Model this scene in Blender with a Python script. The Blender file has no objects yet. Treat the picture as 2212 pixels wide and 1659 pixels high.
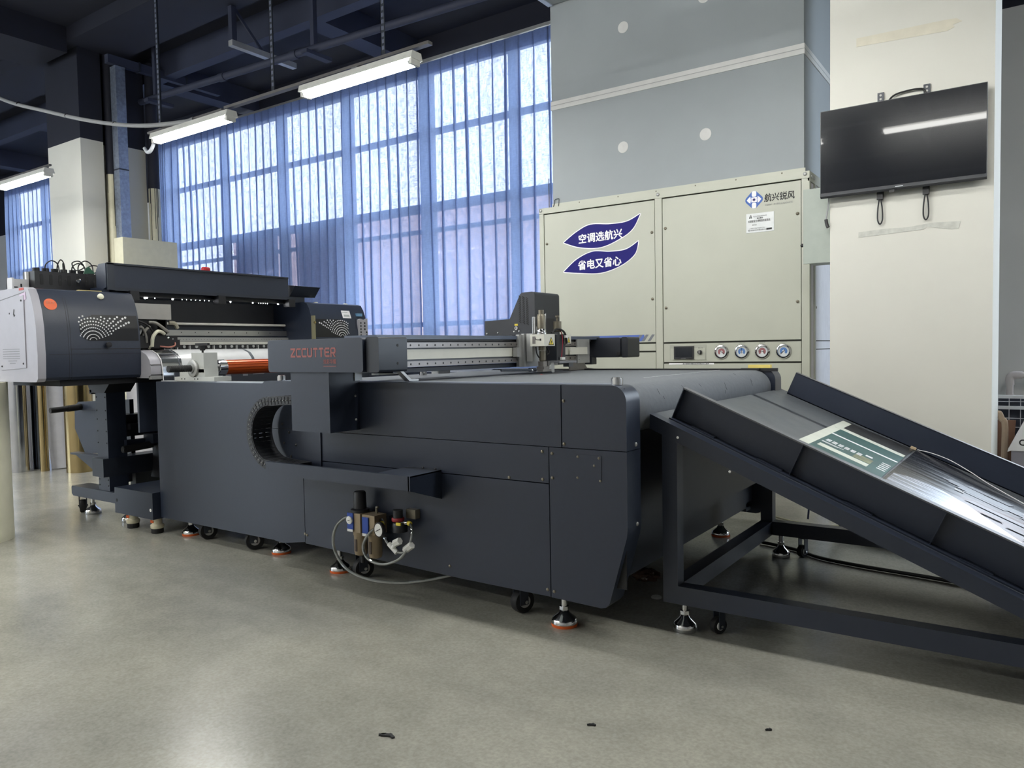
import bpy, bmesh, math, random
from mathutils import Vector, Matrix
random.seed(7)
C = bpy.context.scene.collection
sc = bpy.context.scene
V = Vector
PI = math.pi

# ------------------------------------------------------------------ camera, world, exposure
cam = bpy.data.cameras.new('camera')
cam.sensor_fit = 'HORIZONTAL'; cam.sensor_width = 36.0; cam.lens = 26.736
cam.clip_start = 0.05; cam.clip_end = 200
camo = bpy.data.objects.new('camera', cam); C.objects.link(camo)
R_ = V((0.82294855, 0.5678218, -0.01827809)); D_ = V((0.01061379, -0.04753429, -0.99881322)); F_ = V((-0.56801676, 0.82177789, -0.04514501))
camo.matrix_world = Matrix(((R_.x, -D_.x, -F_.x, 0), (R_.y, -D_.y, -F_.y, 0), (R_.z, -D_.z, -F_.z, 1.10), (0, 0, 0, 1)))
sc.camera = camo
w = bpy.data.worlds.new('world'); sc.world = w; w.use_nodes = True
bg = w.node_tree.nodes['Background']
bg.inputs[0].default_value = (0.80, 0.89, 1.0, 1); bg.inputs[1].default_value = 7.0
sc.view_settings.view_transform = 'Standard'; sc.view_settings.look = 'None'
sc.view_settings.exposure = 0.17; sc.view_settings.gamma = 1.0; sc.view_settings.use_curve_mapping = False
sc.cycles.max_bounces = 9; sc.cycles.diffuse_bounces = 5; sc.cycles.transparent_max_bounces = 16
sc.cycles.transmission_bounces = 6; sc.cycles.glossy_bounces = 5
sc.cycles.caustics_reflective = False; sc.cycles.caustics_refractive = False
sc.cycles.sample_clamp_indirect = 4.0
sc.cycles.use_denoising = True
LAMP = 82.0        # radiance of a fluorescent tube

# ------------------------------------------------------------------ materials
def lin(c):
    c = c / 255.0
    return c / 12.92 if c <= 0.04045 else ((c + 0.055) / 1.055) ** 2.4
MATS = {}
def M(name, rgb, rough=0.5, metal=0.0, var=0.05, scale=14.0, bump=0.0, spec=0.5, stretch=None, rvar=0.0, coat=0.0):
    if name in MATS: return MATS[name]
    m = bpy.data.materials.new(name); m.use_nodes = True; MATS[name] = m
    nt = m.node_tree; n = nt.nodes; l = nt.links
    b = n['Principled BSDF']
    col = tuple(lin(v) for v in rgb)
    b.inputs['Roughness'].default_value = rough; b.inputs['Metallic'].default_value = metal
    b.inputs['Specular IOR Level'].default_value = spec
    b.inputs['Coat Weight'].default_value = coat
    tc = n.new('ShaderNodeTexCoord'); no = n.new('ShaderNodeTexNoise')
    no.inputs['Scale'].default_value = scale; no.inputs['Detail'].default_value = 6
    if stretch:
        mp = n.new('ShaderNodeMapping'); mp.inputs['Scale'].default_value = stretch
        l.new(tc.outputs['Object'], mp.inputs[0]); l.new(mp.outputs[0], no.inputs['Vector'])
    else: l.new(tc.outputs['Object'], no.inputs['Vector'])
    mr = n.new('ShaderNodeMapRange'); mr.inputs[1].default_value = 0.3; mr.inputs[2].default_value = 0.7
    mr.inputs[3].default_value = 1 - var; mr.inputs[4].default_value = 1 + var
    l.new(no.outputs['Fac'], mr.inputs[0])
    mx = n.new('ShaderNodeMix'); mx.data_type = 'RGBA'; mx.blend_type = 'MULTIPLY'; mx.inputs[0].default_value = 1
    mx.inputs[6].default_value = (*col, 1); l.new(mr.outputs[0], mx.inputs[7]); l.new(mx.outputs[2], b.inputs['Base Color'])
    if rvar:
        m2 = n.new('ShaderNodeMapRange'); m2.inputs[1].default_value = 0.3; m2.inputs[2].default_value = 0.7
        m2.inputs[3].default_value = rough - rvar; m2.inputs[4].default_value = rough + rvar
        l.new(no.outputs['Fac'], m2.inputs[0]); l.new(m2.outputs[0], b.inputs['Roughness'])
    if bump:
        bp = n.new('ShaderNodeBump'); bp.inputs['Strength'].default_value = bump; bp.inputs['Distance'].default_value = 0.004
        l.new(no.outputs['Fac'], bp.inputs['Height']); l.new(bp.outputs[0], b.inputs['Normal'])
    return m
def EM(name, rgb, strength):
    m = bpy.data.materials.new(name); m.use_nodes = True; nt = m.node_tree; nt.nodes.clear()
    e = nt.nodes.new('ShaderNodeEmission'); o = nt.nodes.new('ShaderNodeOutputMaterial')
    e.inputs[0].default_value = (*rgb, 1); e.inputs[1].default_value = strength
    nt.links.new(e.outputs[0], o.inputs[0]); return m

dark = M('dark_powder_coat', (38, 45, 60), 0.38, var=0.04, scale=60, bump=0.05)
darker = M('dark_frame_paint', (37, 43, 54), 0.45, var=0.05, scale=60, bump=0.05)
black = M('black_plastic', (21, 22, 27), 0.45, var=0.08)
blackm = M('black_cover_paint', (34, 37, 44), 0.4, var=0.04)
rubber = M('black_rubber', (22, 22, 24), 0.7)
felt = M('grey_felt_belt', (100, 104, 109), 0.9, var=0.06, scale=40, bump=0.25)
chrome = M('chrome', (215, 215, 215), 0.12, 1.0, var=0.03)
steel = M('brushed_steel', (185, 186, 186), 0.34, 1.0, var=0.06, stretch=(1, 1, 20))
alu = M('satin_aluminium', (176, 177, 176), 0.45, 0.55, var=0.05)
railm = M('rail_grey_metal', (138, 134, 132), 0.35, 0.75, var=0.06)
creamp = M('cream_plate', (214, 213, 202), 0.45, var=0.03)
silverp = M('silver_panel', (172, 171, 179), 0.4, 0.15, var=0.03)
acm = M('beige_sheet_metal', (180, 182, 169), 0.42, var=0.025, scale=3)
acgap = M('dark_gap', (70, 70, 66), 0.8)
galvd = M('grey_insulated_duct', (146, 152, 155), 0.62, 0.1, var=0.05, scale=2.2, rvar=0.08)
bandm = M('pale_duct_tape', (202, 202, 200), 0.6, var=0.05, scale=9)
wallw = M('white_emulsion_paint', (208, 207, 199), 0.8, var=0.03, scale=1.6, bump=0.05)
wallw2 = M('white_wall_paint', (205, 204, 202), 0.85, var=0.04, scale=1.2)
ceilm = M('black_ceiling_paint', (25, 28, 42), 0.75, var=0.1, scale=2.5, bump=0.1)
beamm = M('dark_beam_paint', (44, 49, 68), 0.7, var=0.1, scale=2.0, bump=0.1)
white = M('white_plastic', (228, 228, 224), 0.4)
orange = M('orange_rubber', (226, 104, 44), 0.6)
orangea = M('orange_anodised', (190, 84, 34), 0.3, 0.35, var=0.05)
redp = M('red_plastic', (176, 34, 40), 0.45)
yellow = M('yellow_label', (226, 204, 70), 0.6)
blue = M('blue_vinyl', (21, 16, 104), 0.55, var=0.08, scale=8, spec=0.2)
blue2 = M('mid_blue', (52, 92, 168), 0.5)
whitev = M('white_vinyl', (236, 236, 238), 0.5)
logored = M('dull_red_ink', (158, 92, 88), 0.6)
ink = M('black_ink', (30, 30, 32), 0.6)
greyink = M('grey_ink', (120, 122, 124), 0.6)
bronze = M('bronze_grey', (128, 122, 108), 0.35, 0.6)
khaki = M('khaki_metal', (146, 130, 106), 0.4, 0.35)
frblue = M('regulator_blue', (30, 66, 150), 0.4)
mirror = M('mirror_film_silver', (196, 198, 204), 0.12, 1.0, var=0.03)
gold = M('mirror_film_gold', (172, 154, 114), 0.16, 1.0, var=0.04)
darkfilm = M('smoky_mirror_film', (90, 96, 108), 0.08, 1.0, var=0.04)
rollw = M('white_paper_roll', (240, 238, 216), 0.7, var=0.03)
cord = M('black_cable_jacket', (16, 17, 20), 0.55)
greyc = M('grey_conduit', (150, 152, 154), 0.5)
card = M('brown_cardboard', (132, 98, 78), 0.85, var=0.1)

# concrete floor: polished, mottled, with rougher and smoother patches
fl = bpy.data.materials.new('polished_concrete'); fl.use_nodes = True
nt = fl.node_tree; n = nt.nodes; l = nt.links; b = n['Principled BSDF']
tc = n.new('ShaderNodeTexCoord')
n1 = n.new('ShaderNodeTexNoise'); n1.inputs['Scale'].default_value = 1.3; n1.inputs['Detail'].default_value = 4; n1.inputs['Roughness'].default_value = 0.5
n2 = n.new('ShaderNodeTexNoise'); n2.inputs['Scale'].default_value = 95; n2.inputs['Detail'].default_value = 3
mp = n.new('ShaderNodeMapping'); mp.inputs['Scale'].default_value = (1, 1.25, 1); mp.inputs['Rotation'].default_value = (0, 0, 0.6)
n3 = n.new('ShaderNodeTexNoise'); n3.inputs['Scale'].default_value = 6.5; n3.inputs['Detail'].default_value = 5; n3.inputs['Roughness'].default_value = 0.55
l.new(tc.outputs['Object'], n1.inputs['Vector']); l.new(tc.outputs['Object'], n2.inputs['Vector'])
l.new(tc.outputs['Object'], mp.inputs[0]); l.new(mp.outputs[0], n3.inputs['Vector'])
r1 = n.new('ShaderNodeValToRGB'); r1.color_ramp.elements[0].position = 0.28; r1.color_ramp.elements[1].position = 0.74
r1.color_ramp.elements[0].color = (lin(150), lin(149), lin(141), 1); r1.color_ramp.elements[1].color = (lin(171), lin(169), lin(157), 1)
l.new(n1.outputs['Fac'], r1.inputs[0])
def mulfac(src, lo, hi, a=0.3, bb=0.7):
    q = n.new('ShaderNodeMapRange'); q.inputs[1].default_value = a; q.inputs[2].default_value = bb
    q.inputs[3].default_value = lo; q.inputs[4].default_value = hi; l.new(src, q.inputs[0]); return q.outputs[0]
def mulcol(colsock, fac):
    q = n.new('ShaderNodeMix'); q.data_type = 'RGBA'; q.blend_type = 'MULTIPLY'; q.inputs[0].default_value = 1
    l.new(colsock, q.inputs[6]); l.new(fac, q.inputs[7]); return q.outputs[2]
c_ = mulcol(r1.outputs[0], mulfac(n2.outputs['Fac'], 0.86, 1.09)); c_ = mulcol(c_, mulfac(n3.outputs['Fac'], 0.90, 1.05))
l.new(c_, b.inputs['Base Color']); l.new(mulfac(n1.outputs['Fac'], 0.20, 0.262), b.inputs['Roughness'])
b.inputs['Specular IOR Level'].default_value = 0.5
bp = n.new('ShaderNodeBump'); bp.inputs['Strength'].default_value = 0.06; bp.inputs['Distance'].default_value = 0.002
l.new(n2.outputs['Fac'], bp.inputs['Height']); l.new(bp.outputs[0], b.inputs['Normal'])
floor_m = fl

# sheer curtain: part of the light passes straight through, part is scattered by blue threads
def curtain_mat():
    m = bpy.data.materials.new('sheer_blue_fabric'); m.use_nodes = True; nt = m.node_tree; nt.nodes.clear(); n = nt.nodes; l = nt.links
    o = n.new('ShaderNodeOutputMaterial'); tr = n.new('ShaderNodeBsdfTransparent'); tl = n.new('ShaderNodeBsdfTranslucent'); df = n.new('ShaderNodeBsdfDiffuse')
    tc = n.new('ShaderNodeTexCoord'); mp = n.new('ShaderNodeMapping'); mp.inputs['Scale'].default_value = (1, 1, 0.35)
    no = n.new('ShaderNodeTexNoise'); no.inputs['Scale'].default_value = 34; no.inputs['Detail'].default_value = 6
    mp2 = n.new('ShaderNodeMapping'); mp2.inputs['Scale'].default_value = (0.25, 0.25, 1.6)
    no2 = n.new('ShaderNodeTexNoise'); no2.inputs['Scale'].default_value = 60; no2.inputs['Detail'].default_value = 3
    l.new(tc.outputs['Object'], mp.inputs[0]); l.new(mp.outputs[0], no.inputs['Vector']); l.new(tc.outputs['Object'], mp2.inputs[0]); l.new(mp2.outputs[0], no2.inputs['Vector'])
    ad = n.new('ShaderNodeMath'); ad.operation = 'ADD'; l.new(no.outputs['Fac'], ad.inputs[0]); l.new(no2.outputs['Fac'], ad.inputs[1])
    mr = n.new('ShaderNodeMapRange'); mr.inputs[1].default_value = 0.7; mr.inputs[2].default_value = 1.3; mr.inputs[3].default_value = 0.05; mr.inputs[4].default_value = 0.22
    l.new(ad.outputs[0], mr.inputs[0])
    tr.inputs[0].default_value = (0.93, 0.90, 0.98, 1); tl.inputs[0].default_value = (0.20, 0.27, 0.45, 1); df.inputs[0].default_value = (0.28, 0.38, 0.68, 1)
    m1 = n.new('ShaderNodeMixShader'); m1.inputs[0].default_value = 0.42; l.new(tl.outputs[0], m1.inputs[1]); l.new(df.outputs[0], m1.inputs[2])
    m2 = n.new('ShaderNodeMixShader'); l.new(mr.outputs[0], m2.inputs[0]); l.new(m1.outputs[0], m2.inputs[1]); l.new(tr.outputs[0], m2.inputs[2])
    l.new(m2.outputs[0], o.inputs[0]); return m
curt_m = curtain_mat()
def glass_mat(name, tint, gloss=0.06):
    m = bpy.data.materials.new(name); m.use_nodes = True; nt = m.node_tree; nt.nodes.clear(); n = nt.nodes; l = nt.links
    o = n.new('ShaderNodeOutputMaterial'); tr = n.new('ShaderNodeBsdfTransparent'); g = n.new('ShaderNodeBsdfGlossy'); mx = n.new('ShaderNodeMixShader')
    tr.inputs[0].default_value = (*tint, 1); g.inputs['Roughness'].default_value = 0.03; mx.inputs[0].default_value = gloss
    l.new(tr.outputs[0], mx.inputs[1]); l.new(g.outputs[0], mx.inputs[2]); l.new(mx.outputs[0], o.inputs[0]); return m
glass = glass_mat('window_glass', (0.94, 0.96, 0.97))
tinted = glass_mat('tinted_window_screen', (0.23, 0.21, 0.27))
tubem_clear = glass_mat('clear_hose', (0.80, 0.82, 0.82), 0.22)
lampm = EM('fluorescent_tube', (1.0, 0.995, 0.95), LAMP)
ledm = EM('white_led', (0.95, 0.97, 1.0), 90.0)
# screen glass of the television
tvm = M('television_glass', (7, 11, 20), 0.22, spec=0.16, var=0.0, coat=0.20); tvm.node_tree.nodes['Principled BSDF'].inputs['Coat Roughness'].default_value = 0.03
sheetblk = M('black_glossy_film', (30, 30, 36), 0.2, var=0.1, scale=3, stretch=(1, 9, 1), rvar=0.08)
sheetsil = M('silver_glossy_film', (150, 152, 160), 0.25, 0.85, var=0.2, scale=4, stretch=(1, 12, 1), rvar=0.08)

# ------------------------------------------------------------------ geometry helpers
class G:
    """collects shapes, in place coordinates, into one mesh"""
    def __init__(s): s.bm = bmesh.new(); s.mi = 0
    def m(s, i): s.mi = i; return s
    def _fin(s, faces):
        for f in faces: f.material_index = s.mi
    def _merge(s, t, bev=0, seg=2):
        if bev:
            es = [e for e in t.edges if len(e.link_faces) == 2 and e.calc_face_angle(0) > 0.5]
            bmesh.ops.bevel(t, geom=es, offset=bev, segments=seg, affect='EDGES', profile=0.5, clamp_overlap=True)
        me = bpy.data.meshes.new('t'); bmesh.ops.recalc_face_normals(t, faces=t.faces); t.to_mesh(me); t.free()
        n0 = len(s.bm.faces); s.bm.from_mesh(me); bpy.data.meshes.remove(me)
        s.bm.faces.ensure_lookup_table()
        s._fin(s.bm.faces[n0:]); return s
    def box(s, x0, x1, y0, y1, z0, z1, bev=0, seg=2):
        t = bmesh.new()
        vs = [t.verts.new((x, y, z)) for x in (x0, x1) for y in (y0, y1) for z in (z0, z1)]
        for q in ((0, 1, 3, 2), (4, 6, 7, 5), (0, 4, 5, 1), (2, 3, 7, 6), (0, 2, 6, 4), (1, 5, 7, 3)): t.faces.new([vs[i] for i in q])
        return s._merge(t, bev, seg)
    def obox(s, c, ax, ay, az, hx, hy, hz, bev=0):
        c, ax, ay, az = V(c), V(ax).normalized(), V(ay).normalized(), V(az).normalized(); t = bmesh.new()
        vs = [t.verts.new(c + ax * hx * i + ay * hy * j + az * hz * k) for i in (-1, 1) for j in (-1, 1) for k in (-1, 1)]
        for q in ((0, 1, 3, 2), (4, 6, 7, 5), (0, 4, 5, 1), (2, 3, 7, 6), (0, 2, 6, 4), (1, 5, 7, 3)): t.faces.new([vs[i] for i in q])
        return s._merge(t, bev)
    def prism(s, pts, ax, a, b_, bev=0, seg=2):
        """closed outline pts extruded along axis ax ('y': pts are (x,z); 'x': (y,z); 'z': (x,y)) from a to b_"""
        f = {'y': lambda p, q: (p[0], q, p[1]), 'x': lambda p, q: (q, p[0], p[1]), 'z': lambda p, q: (p[0], p[1], q)}[ax]
        t = bmesh.new(); A = [t.verts.new(f(p, a)) for p in pts]; B = [t.verts.new(f(p, b_)) for p in pts]
        t.faces.new(A); t.faces.new(B)
        for i in range(len(pts)):
            j = (i + 1) % len(pts); t.faces.new((A[i], A[j], B[j], B[i]))
        return s._merge(t, bev, seg)
    def sheet(s, pts, ax, a, b_, th):
        """open outline given a thickness th (offset to its left), extruded like prism"""
        P = [V((p[0], p[1], 0)) for p in pts]; O = []
        for i, p in enumerate(P):
            d = (P[min(i + 1, len(P) - 1)] - P[max(i - 1, 0)]).normalized(); O.append(p + V((-d.y, d.x, 0)) * th)
        return s.prism([(p.x, p.y) for p in P] + [(p.x, p.y) for p in reversed(O)], ax, a, b_)
    def cyl(s, p0, p1, r0, r1=None, seg=24, bev=0):
        p0, p1 = V(p0), V(p1); r1 = r0 if r1 is None else r1; d = (p1 - p0).normalized()
        u = d.orthogonal().normalized(); v = d.cross(u); t = bmesh.new()
        A = [t.verts.new(p0 + (u * math.cos(2 * PI * i / seg) + v * math.sin(2 * PI * i / seg)) * r0) for i in range(seg)]
        B = [t.verts.new(p1 + (u * math.cos(2 * PI * i / seg) + v * math.sin(2 * PI * i / seg)) * r1) for i in range(seg)]
        t.faces.new(A); t.faces.new(B)
        for i in range(seg): t.faces.new((A[i], A[(i + 1) % seg], B[(i + 1) % seg], B[i]))
        return s._merge(t, bev)
    def lathe(s, prof, o, axis=(0, 0, 1), seg=28):
        """prof: (radius, height) list from one end to the other"""
        o = V(o); d = V(axis).normalized(); u = d.orthogonal().normalized(); v = d.cross(u); t = bmesh.new(); rings = []
        for r, h in prof:
            if r < 1e-6: rings.append([t.verts.new(o + d * h)])
            else: rings.append([t.verts.new(o + d * h + (u * math.cos(2 * PI * i / seg) + v * math.sin(2 * PI * i / seg)) * r) for i in range(seg)])
        for A, B in zip(rings, rings[1:]):
            for i in range(seg):
                j = (i + 1) % seg
                if len(A) == 1 and len(B) == 1: continue
                if len(A) == 1: t.faces.new((A[0], B[i], B[j]))
                elif len(B) == 1: t.faces.new((A[i], A[j], B[0]))
                else: t.faces.new((A[i], A[j], B[j], B[i]))
        for ring in (rings[0], rings[-1]):
            if len(ring) > 1: t.faces.new(ring)
        return s._merge(t)
    def tube(s, pts, r, seg=10, smooth=6, closed=False):
        P = [V(p) for p in pts]
        if smooth > 1 and len(P) > 2:
            Q = []; nP = len(P)
            for i in range(nP if closed else nP - 1):
                g = (lambda k: P[k % nP]) if closed else (lambda k: P[max(0, min(nP - 1, k))])
                p0, p1, p2, p3 = g(i - 1), g(i), g(i + 1), g(i + 2)
                for k in range(smooth):
                    t_ = k / smooth
                    Q.append(0.5 * ((2 * p1) + (p2 - p0) * t_ + (2 * p0 - 5 * p1 + 4 * p2 - p3) * t_ ** 2 + (3 * p1 - p0 - 3 * p2 + p3) * t_ ** 3))
            if not closed: Q.append(P[-1])
            P = Q
        t = bmesh.new(); rings = []; up = None; N = len(P)
        for i, p in enumerate(P):
            d = ((P[(i + 1) % N] - P[i - 1]) if closed else (P[min(i + 1, N - 1)] - P[max(i - 1, 0)]))
            if d.length < 1e-9: d = V((0, 0, 1))
            d.normalize()
            u = d.orthogonal().normalized() if up is None else (up - d * up.dot(d))
            if u.length < 1e-6: u = d.orthogonal()
            u.normalize(); up = u; v = d.cross(u)
            rings.append([t.verts.new(p + (u * math.cos(2 * PI * k / seg) + v * math.sin(2 * PI * k / seg)) * r) for k in range(seg)])
        pr = list(zip(rings, rings[1:])) + ([(rings[-1], rings[0])] if closed else [])
        for A, B in pr:
            for k in range(seg): t.faces.new((A[k], A[(k + 1) % seg], B[(k + 1) % seg], B[k]))
        if not closed: t.faces.new(rings[0]); t.faces.new(rings[-1])
        return s._merge(t)
    def ball(s, c, r, seg=12, sz=None):
        t = bmesh.new(); bmesh.ops.create_uvsphere(t, u_segments=seg, v_segments=max(6, seg // 2), radius=r)
        for v in t.verts: v.co = V(c) + V((v.co.x * (sz or (1, 1, 1))[0], v.co.y * (sz or (1, 1, 1))[1], v.co.z * (sz or (1, 1, 1))[2]))
        return s._merge(t)
    def grid(s, f, nu, nv):
        t = bmesh.new(); Vs = [[t.verts.new(f(i / nu, j / nv)) for j in range(nv + 1)] for i in range(nu + 1)]
        for i in range(nu):
            for j in range(nv): t.faces.new((Vs[i][j], Vs[i + 1][j], Vs[i + 1][j + 1], Vs[i][j + 1]))
        me = bpy.data.meshes.new('t'); t.to_mesh(me); t.free(); n0 = len(s.bm.faces); s.bm.from_mesh(me); bpy.data.meshes.remove(me)
        s.bm.faces.ensure_lookup_table(); s._fin(s.bm.faces[n0:]); return s
    def build(s, name, mats, parent=None, angle=35):
        me = bpy.data.meshes.new(name)
        top = parent
        while top is not None and top.parent is not None: top = top.parent
        if parent is None:
            lo = [min(v.co[i] for v in s.bm.verts) for i in range(3)]; hi = [max(v.co[i] for v in s.bm.verts) for i in range(3)]
            off = V(((lo[0] + hi[0]) / 2, (lo[1] + hi[1]) / 2, lo[2]))
        else: off = V(top.location)
        for v in s.bm.verts: v.co -= off
        s.bm.to_mesh(me); s.bm.free()
        for x in (mats if isinstance(mats, (list, tuple)) else [mats]): me.materials.append(x)
        me.shade_smooth(); me.set_sharp_from_angle(angle=math.radians(angle))
        o = bpy.data.objects.new(name, me); C.objects.link(o)
        if parent is None: o.location = off
        else: o.parent = parent
        return o
def tag(o, label=None, cat=None, group=None, kind=None):
    if label: o['label'] = label
    if cat: o['category'] = cat
    if group: o['group'] = group
    if kind: o['kind'] = kind
    return o
def thing(name, loc, label, cat, group=None):
    o = bpy.data.objects.new(name, None); o.empty_display_size = 0.1; C.objects.link(o); o.location = loc
    return tag(o, label, cat, group)
def struct(g, name, mats, label=None, parent=None):
    o = g.build(name, mats, parent)
    if parent is None: o['kind'] = 'structure'
    if label: o['label'] = label
    return o
def copy_tree(o, parent=None):
    c = o.copy(); C.objects.link(c)
    if parent is not None: c.parent = parent
    for ch in list(o.children): copy_tree(ch, c)
    return c
def text(s, parent, mat, box, plane='y', at=0.0, name='lettering', bold=0.0, shear=0.0, th=0.0006, slant=0.0, flip=False):
    """lettering fitted into box (u0,u1,v0,v1) on the plane y=at (faces -Y, u=x) or x=at (faces +X, u=y); v is z"""
    cu = bpy.data.curves.new('t', 'FONT'); cu.body = s; cu.size = 1; cu.shear = shear
    ob = bpy.data.objects.new('t', cu); C.objects.link(ob); dg = bpy.context.evaluated_depsgraph_get(); dg.update()
    me = bpy.data.meshes.new_from_object(ob.evaluated_get(dg)); bpy.data.objects.remove(ob); bpy.data.curves.remove(cu)
    if not me.vertices: return None
    xs = [v.co.x for v in me.vertices]; ys = [v.co.y for v in me.vertices]
    x0, x1, y0, y1 = min(xs), max(xs), min(ys), max(ys)
    if bold:      # a heavier face: the outline laid down again a hair to each side
        b_ = bmesh.new()
        for i_, (dx, dy) in enumerate(((0, 0), (bold, 0), (-bold, 0), (0, bold), (0, -bold))):
            k_ = len(b_.verts); b_.from_mesh(me); b_.verts.ensure_lookup_table()
            for v in b_.verts[k_:]: v.co.x += dx; v.co.y += dy; v.co.z = .00012 * i_
        b_.to_mesh(me); b_.free()
    top = parent
    while top.parent is not None: top = top.parent
    for v in me.vertices:
        fu = (v.co.x - x0) / max(1e-6, x1 - x0); fv = (v.co.y - y0) / max(1e-6, y1 - y0)
        if flip: fu, fv = 1 - fu, 1 - fv
        u = box[0] + fu * (box[1] - box[0]); vv = box[2] + fv * (box[3] - box[2]) + fu * slant
        q_ = th + (v.co.z if bold else 0); v.co = (V((u, at - q_, vv)) if plane == 'y' else V((at + q_, u, vv))) - V(top.location)
    me.materials.append(mat); o = bpy.data.objects.new(name, me); C.objects.link(o); o.parent = parent
    return o
def arc(cx, cz, r, a0, a1, n_=10):
    return [(cx + r * math.cos(math.radians(a0 + (a1 - a0) * i / n_)), cz + r * math.sin(math.radians(a0 + (a1 - a0) * i / n_))) for i in range(n_ + 1)]
def rrect(x0, x1, z0, z1, r, n_=6):
    return arc(x1 - r, z1 - r, r, 0, 90, n_) + arc(x0 + r, z1 - r, r, 90, 180, n_) + arc(x0 + r, z0 + r, r, 180, 270, n_) + arc(x1 - r, z0 + r, r, 270, 360, n_)
def screw(parent, p, axis=(0, -1, 0), r=0.006, mat=None):
    a = V(axis) ; g = G().lathe([(r, 0), (r, r * 0.35), (r * 0.6, r * 0.7), (0, r * 0.8)], p, a, 10)
    return g.build('screw', mat or steel, parent)
def foot(parent, x, y, ztop, pad=None, r=0.052):
    g = G().lathe([(0, 0.012), (r, 0.012), (r, 0.024), (r * 0.9, 0.032), (r * 0.45, 0.05), (r * 0.3, 0.062), (0.012, 0.064), (0.012, ztop)], (x, y, 0))
    g.cyl((x, y, 0.064), (x, y, 0.078), 0.019, seg=6)
    o = g.build('levelling_foot', chrome, parent)
    G().lathe([(r * 0.98, 0), (r * 1.0, 0.004), (r * 1.0, 0.012), (0, 0.012)], (x, y, 0)).build('foot_pad', pad or rubber, o)
def caster(parent, x, y, ztop, r=0.045, ang=0.5, rim=None):
    d = V((math.cos(ang), math.sin(ang), 0)); s_ = V((-d.y, d.x, 0))
    c0 = V((x, y, r)); wd = r * 0.42
    g = G().cyl(V((x, y, 0)) + d * r * .35 + V((0, 0, ztop - .018)), V((x, y, 0)) + d * r * .35 + V((0, 0, ztop)), r * 0.75)
    for k in (-1, 1):
        q = c0 + s_ * k * (wd + 0.004)
        g.obox(q + d * r * .15 + V((0, 0, (ztop - r) / 2)), d, s_, (0, 0, 1), r * 0.42, 0.002, (ztop - r) / 2 + 0.012)
    g.obox(c0 + d * r * .2 + V((0, 0, ztop - r - .014)), d, s_, (0, 0, 1), r * .5, wd + .004, .006)
    o = g.build('caster', darker, parent)
    wh = G().lathe([(r * .5, -wd), (r * .93, -wd), (r, -wd * .7), (r, wd * .7), (r * .93, wd), (r * .5, wd)], c0, s_).build('wheel', rubber, o)
    G().lathe([(0, -wd - .003), (r * .5, -wd - .003), (r * .52, -wd), (r * .52, wd), (r * .5, wd + .003), (0, wd + .003)], c0, s_).build('hub', rim or black, wh)
    G().cyl(c0 - s_ * (wd + .012), c0 + s_ * (wd + .012), r * .16, seg=8).build('axle', chrome, wh)

# ================================================================== THE ROOM
XL, XR, YF, YB, ZC, ZP = -28.0, 6.0, -5.0, 8.6, 5.65, 4.19     # walls, back wall face, slab, paint line
struct(G().box(XL - .2, XR + .2, YF - .2, YB + .3, -0.12, 0), 'floor', floor_m, 'grey polished concrete floor with cloudy mottling')
struct(G().box(XL - .2, XR + .2, YF - .2, YB + .3, ZC, ZC + .15), 'ceiling', ceilm, 'black painted concrete ceiling')
def twotone(name, boxes, label):
    """boxes (x0,x1,y0,y1,z0,z1) painted white up to the paint line and black above it"""
    g = G()
    for (x0, x1, y0, y1, z0, z1) in boxes:
        if z0 < ZP: g.m(0).box(x0, x1, y0, y1, z0, min(z1, ZP))
        if z1 > ZP: g.m(1).box(x0, x1, y0, y1, max(z0, ZP), z1)
    return struct(g, name, [wallw2, ceilm], label)
W1 = (-14.3, -4.55); W2 = (-21.0, -15.9); WZ = (1.15, 5.22); yb0, yb1 = YB, YB + .25
W3 = (.06, 5.6, .8, 4.9)
twotone('wall_back', [(XL, W2[0], yb0, yb1, 0, ZC), (W2[1], W1[0], yb0, yb1, 0, ZC), (W1[1], W3[0], yb0, yb1, 0, ZC), (W3[1], XR, yb0, yb1, 0, ZC), (W3[0], W3[1], yb0, yb1, 0, W3[2]), (W3[0], W3[1], yb0, yb1, W3[3], ZC)]
        + [(a, b_, yb0, yb1, 0, WZ[0]) for a, b_ in (W1, W2)] + [(a, b_, yb0, yb1, WZ[1], ZC) for a, b_ in (W1, W2)], 'wall with the curtained windows, white below and black above')
twotone('wall_left', [(XL - .2, XL, YF, YB, 0, ZC)], 'far end wall, white below and black above')
W4 = (-20.0, -12.0, .8, 4.4)
twotone('wall_front', [(XL, W4[0], YF - .2, YF, 0, ZC), (W4[1], XR, YF - .2, YF, 0, ZC), (W4[0], W4[1], YF - .2, YF, 0, W4[2]), (W4[0], W4[1], YF - .2, YF, W4[3], ZC)], 'long wall opposite the curtained windows')
twotone('wall_right', [(XR, XR + .2, YF, YB, 0, ZC)], 'end wall nearest the chute')
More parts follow.
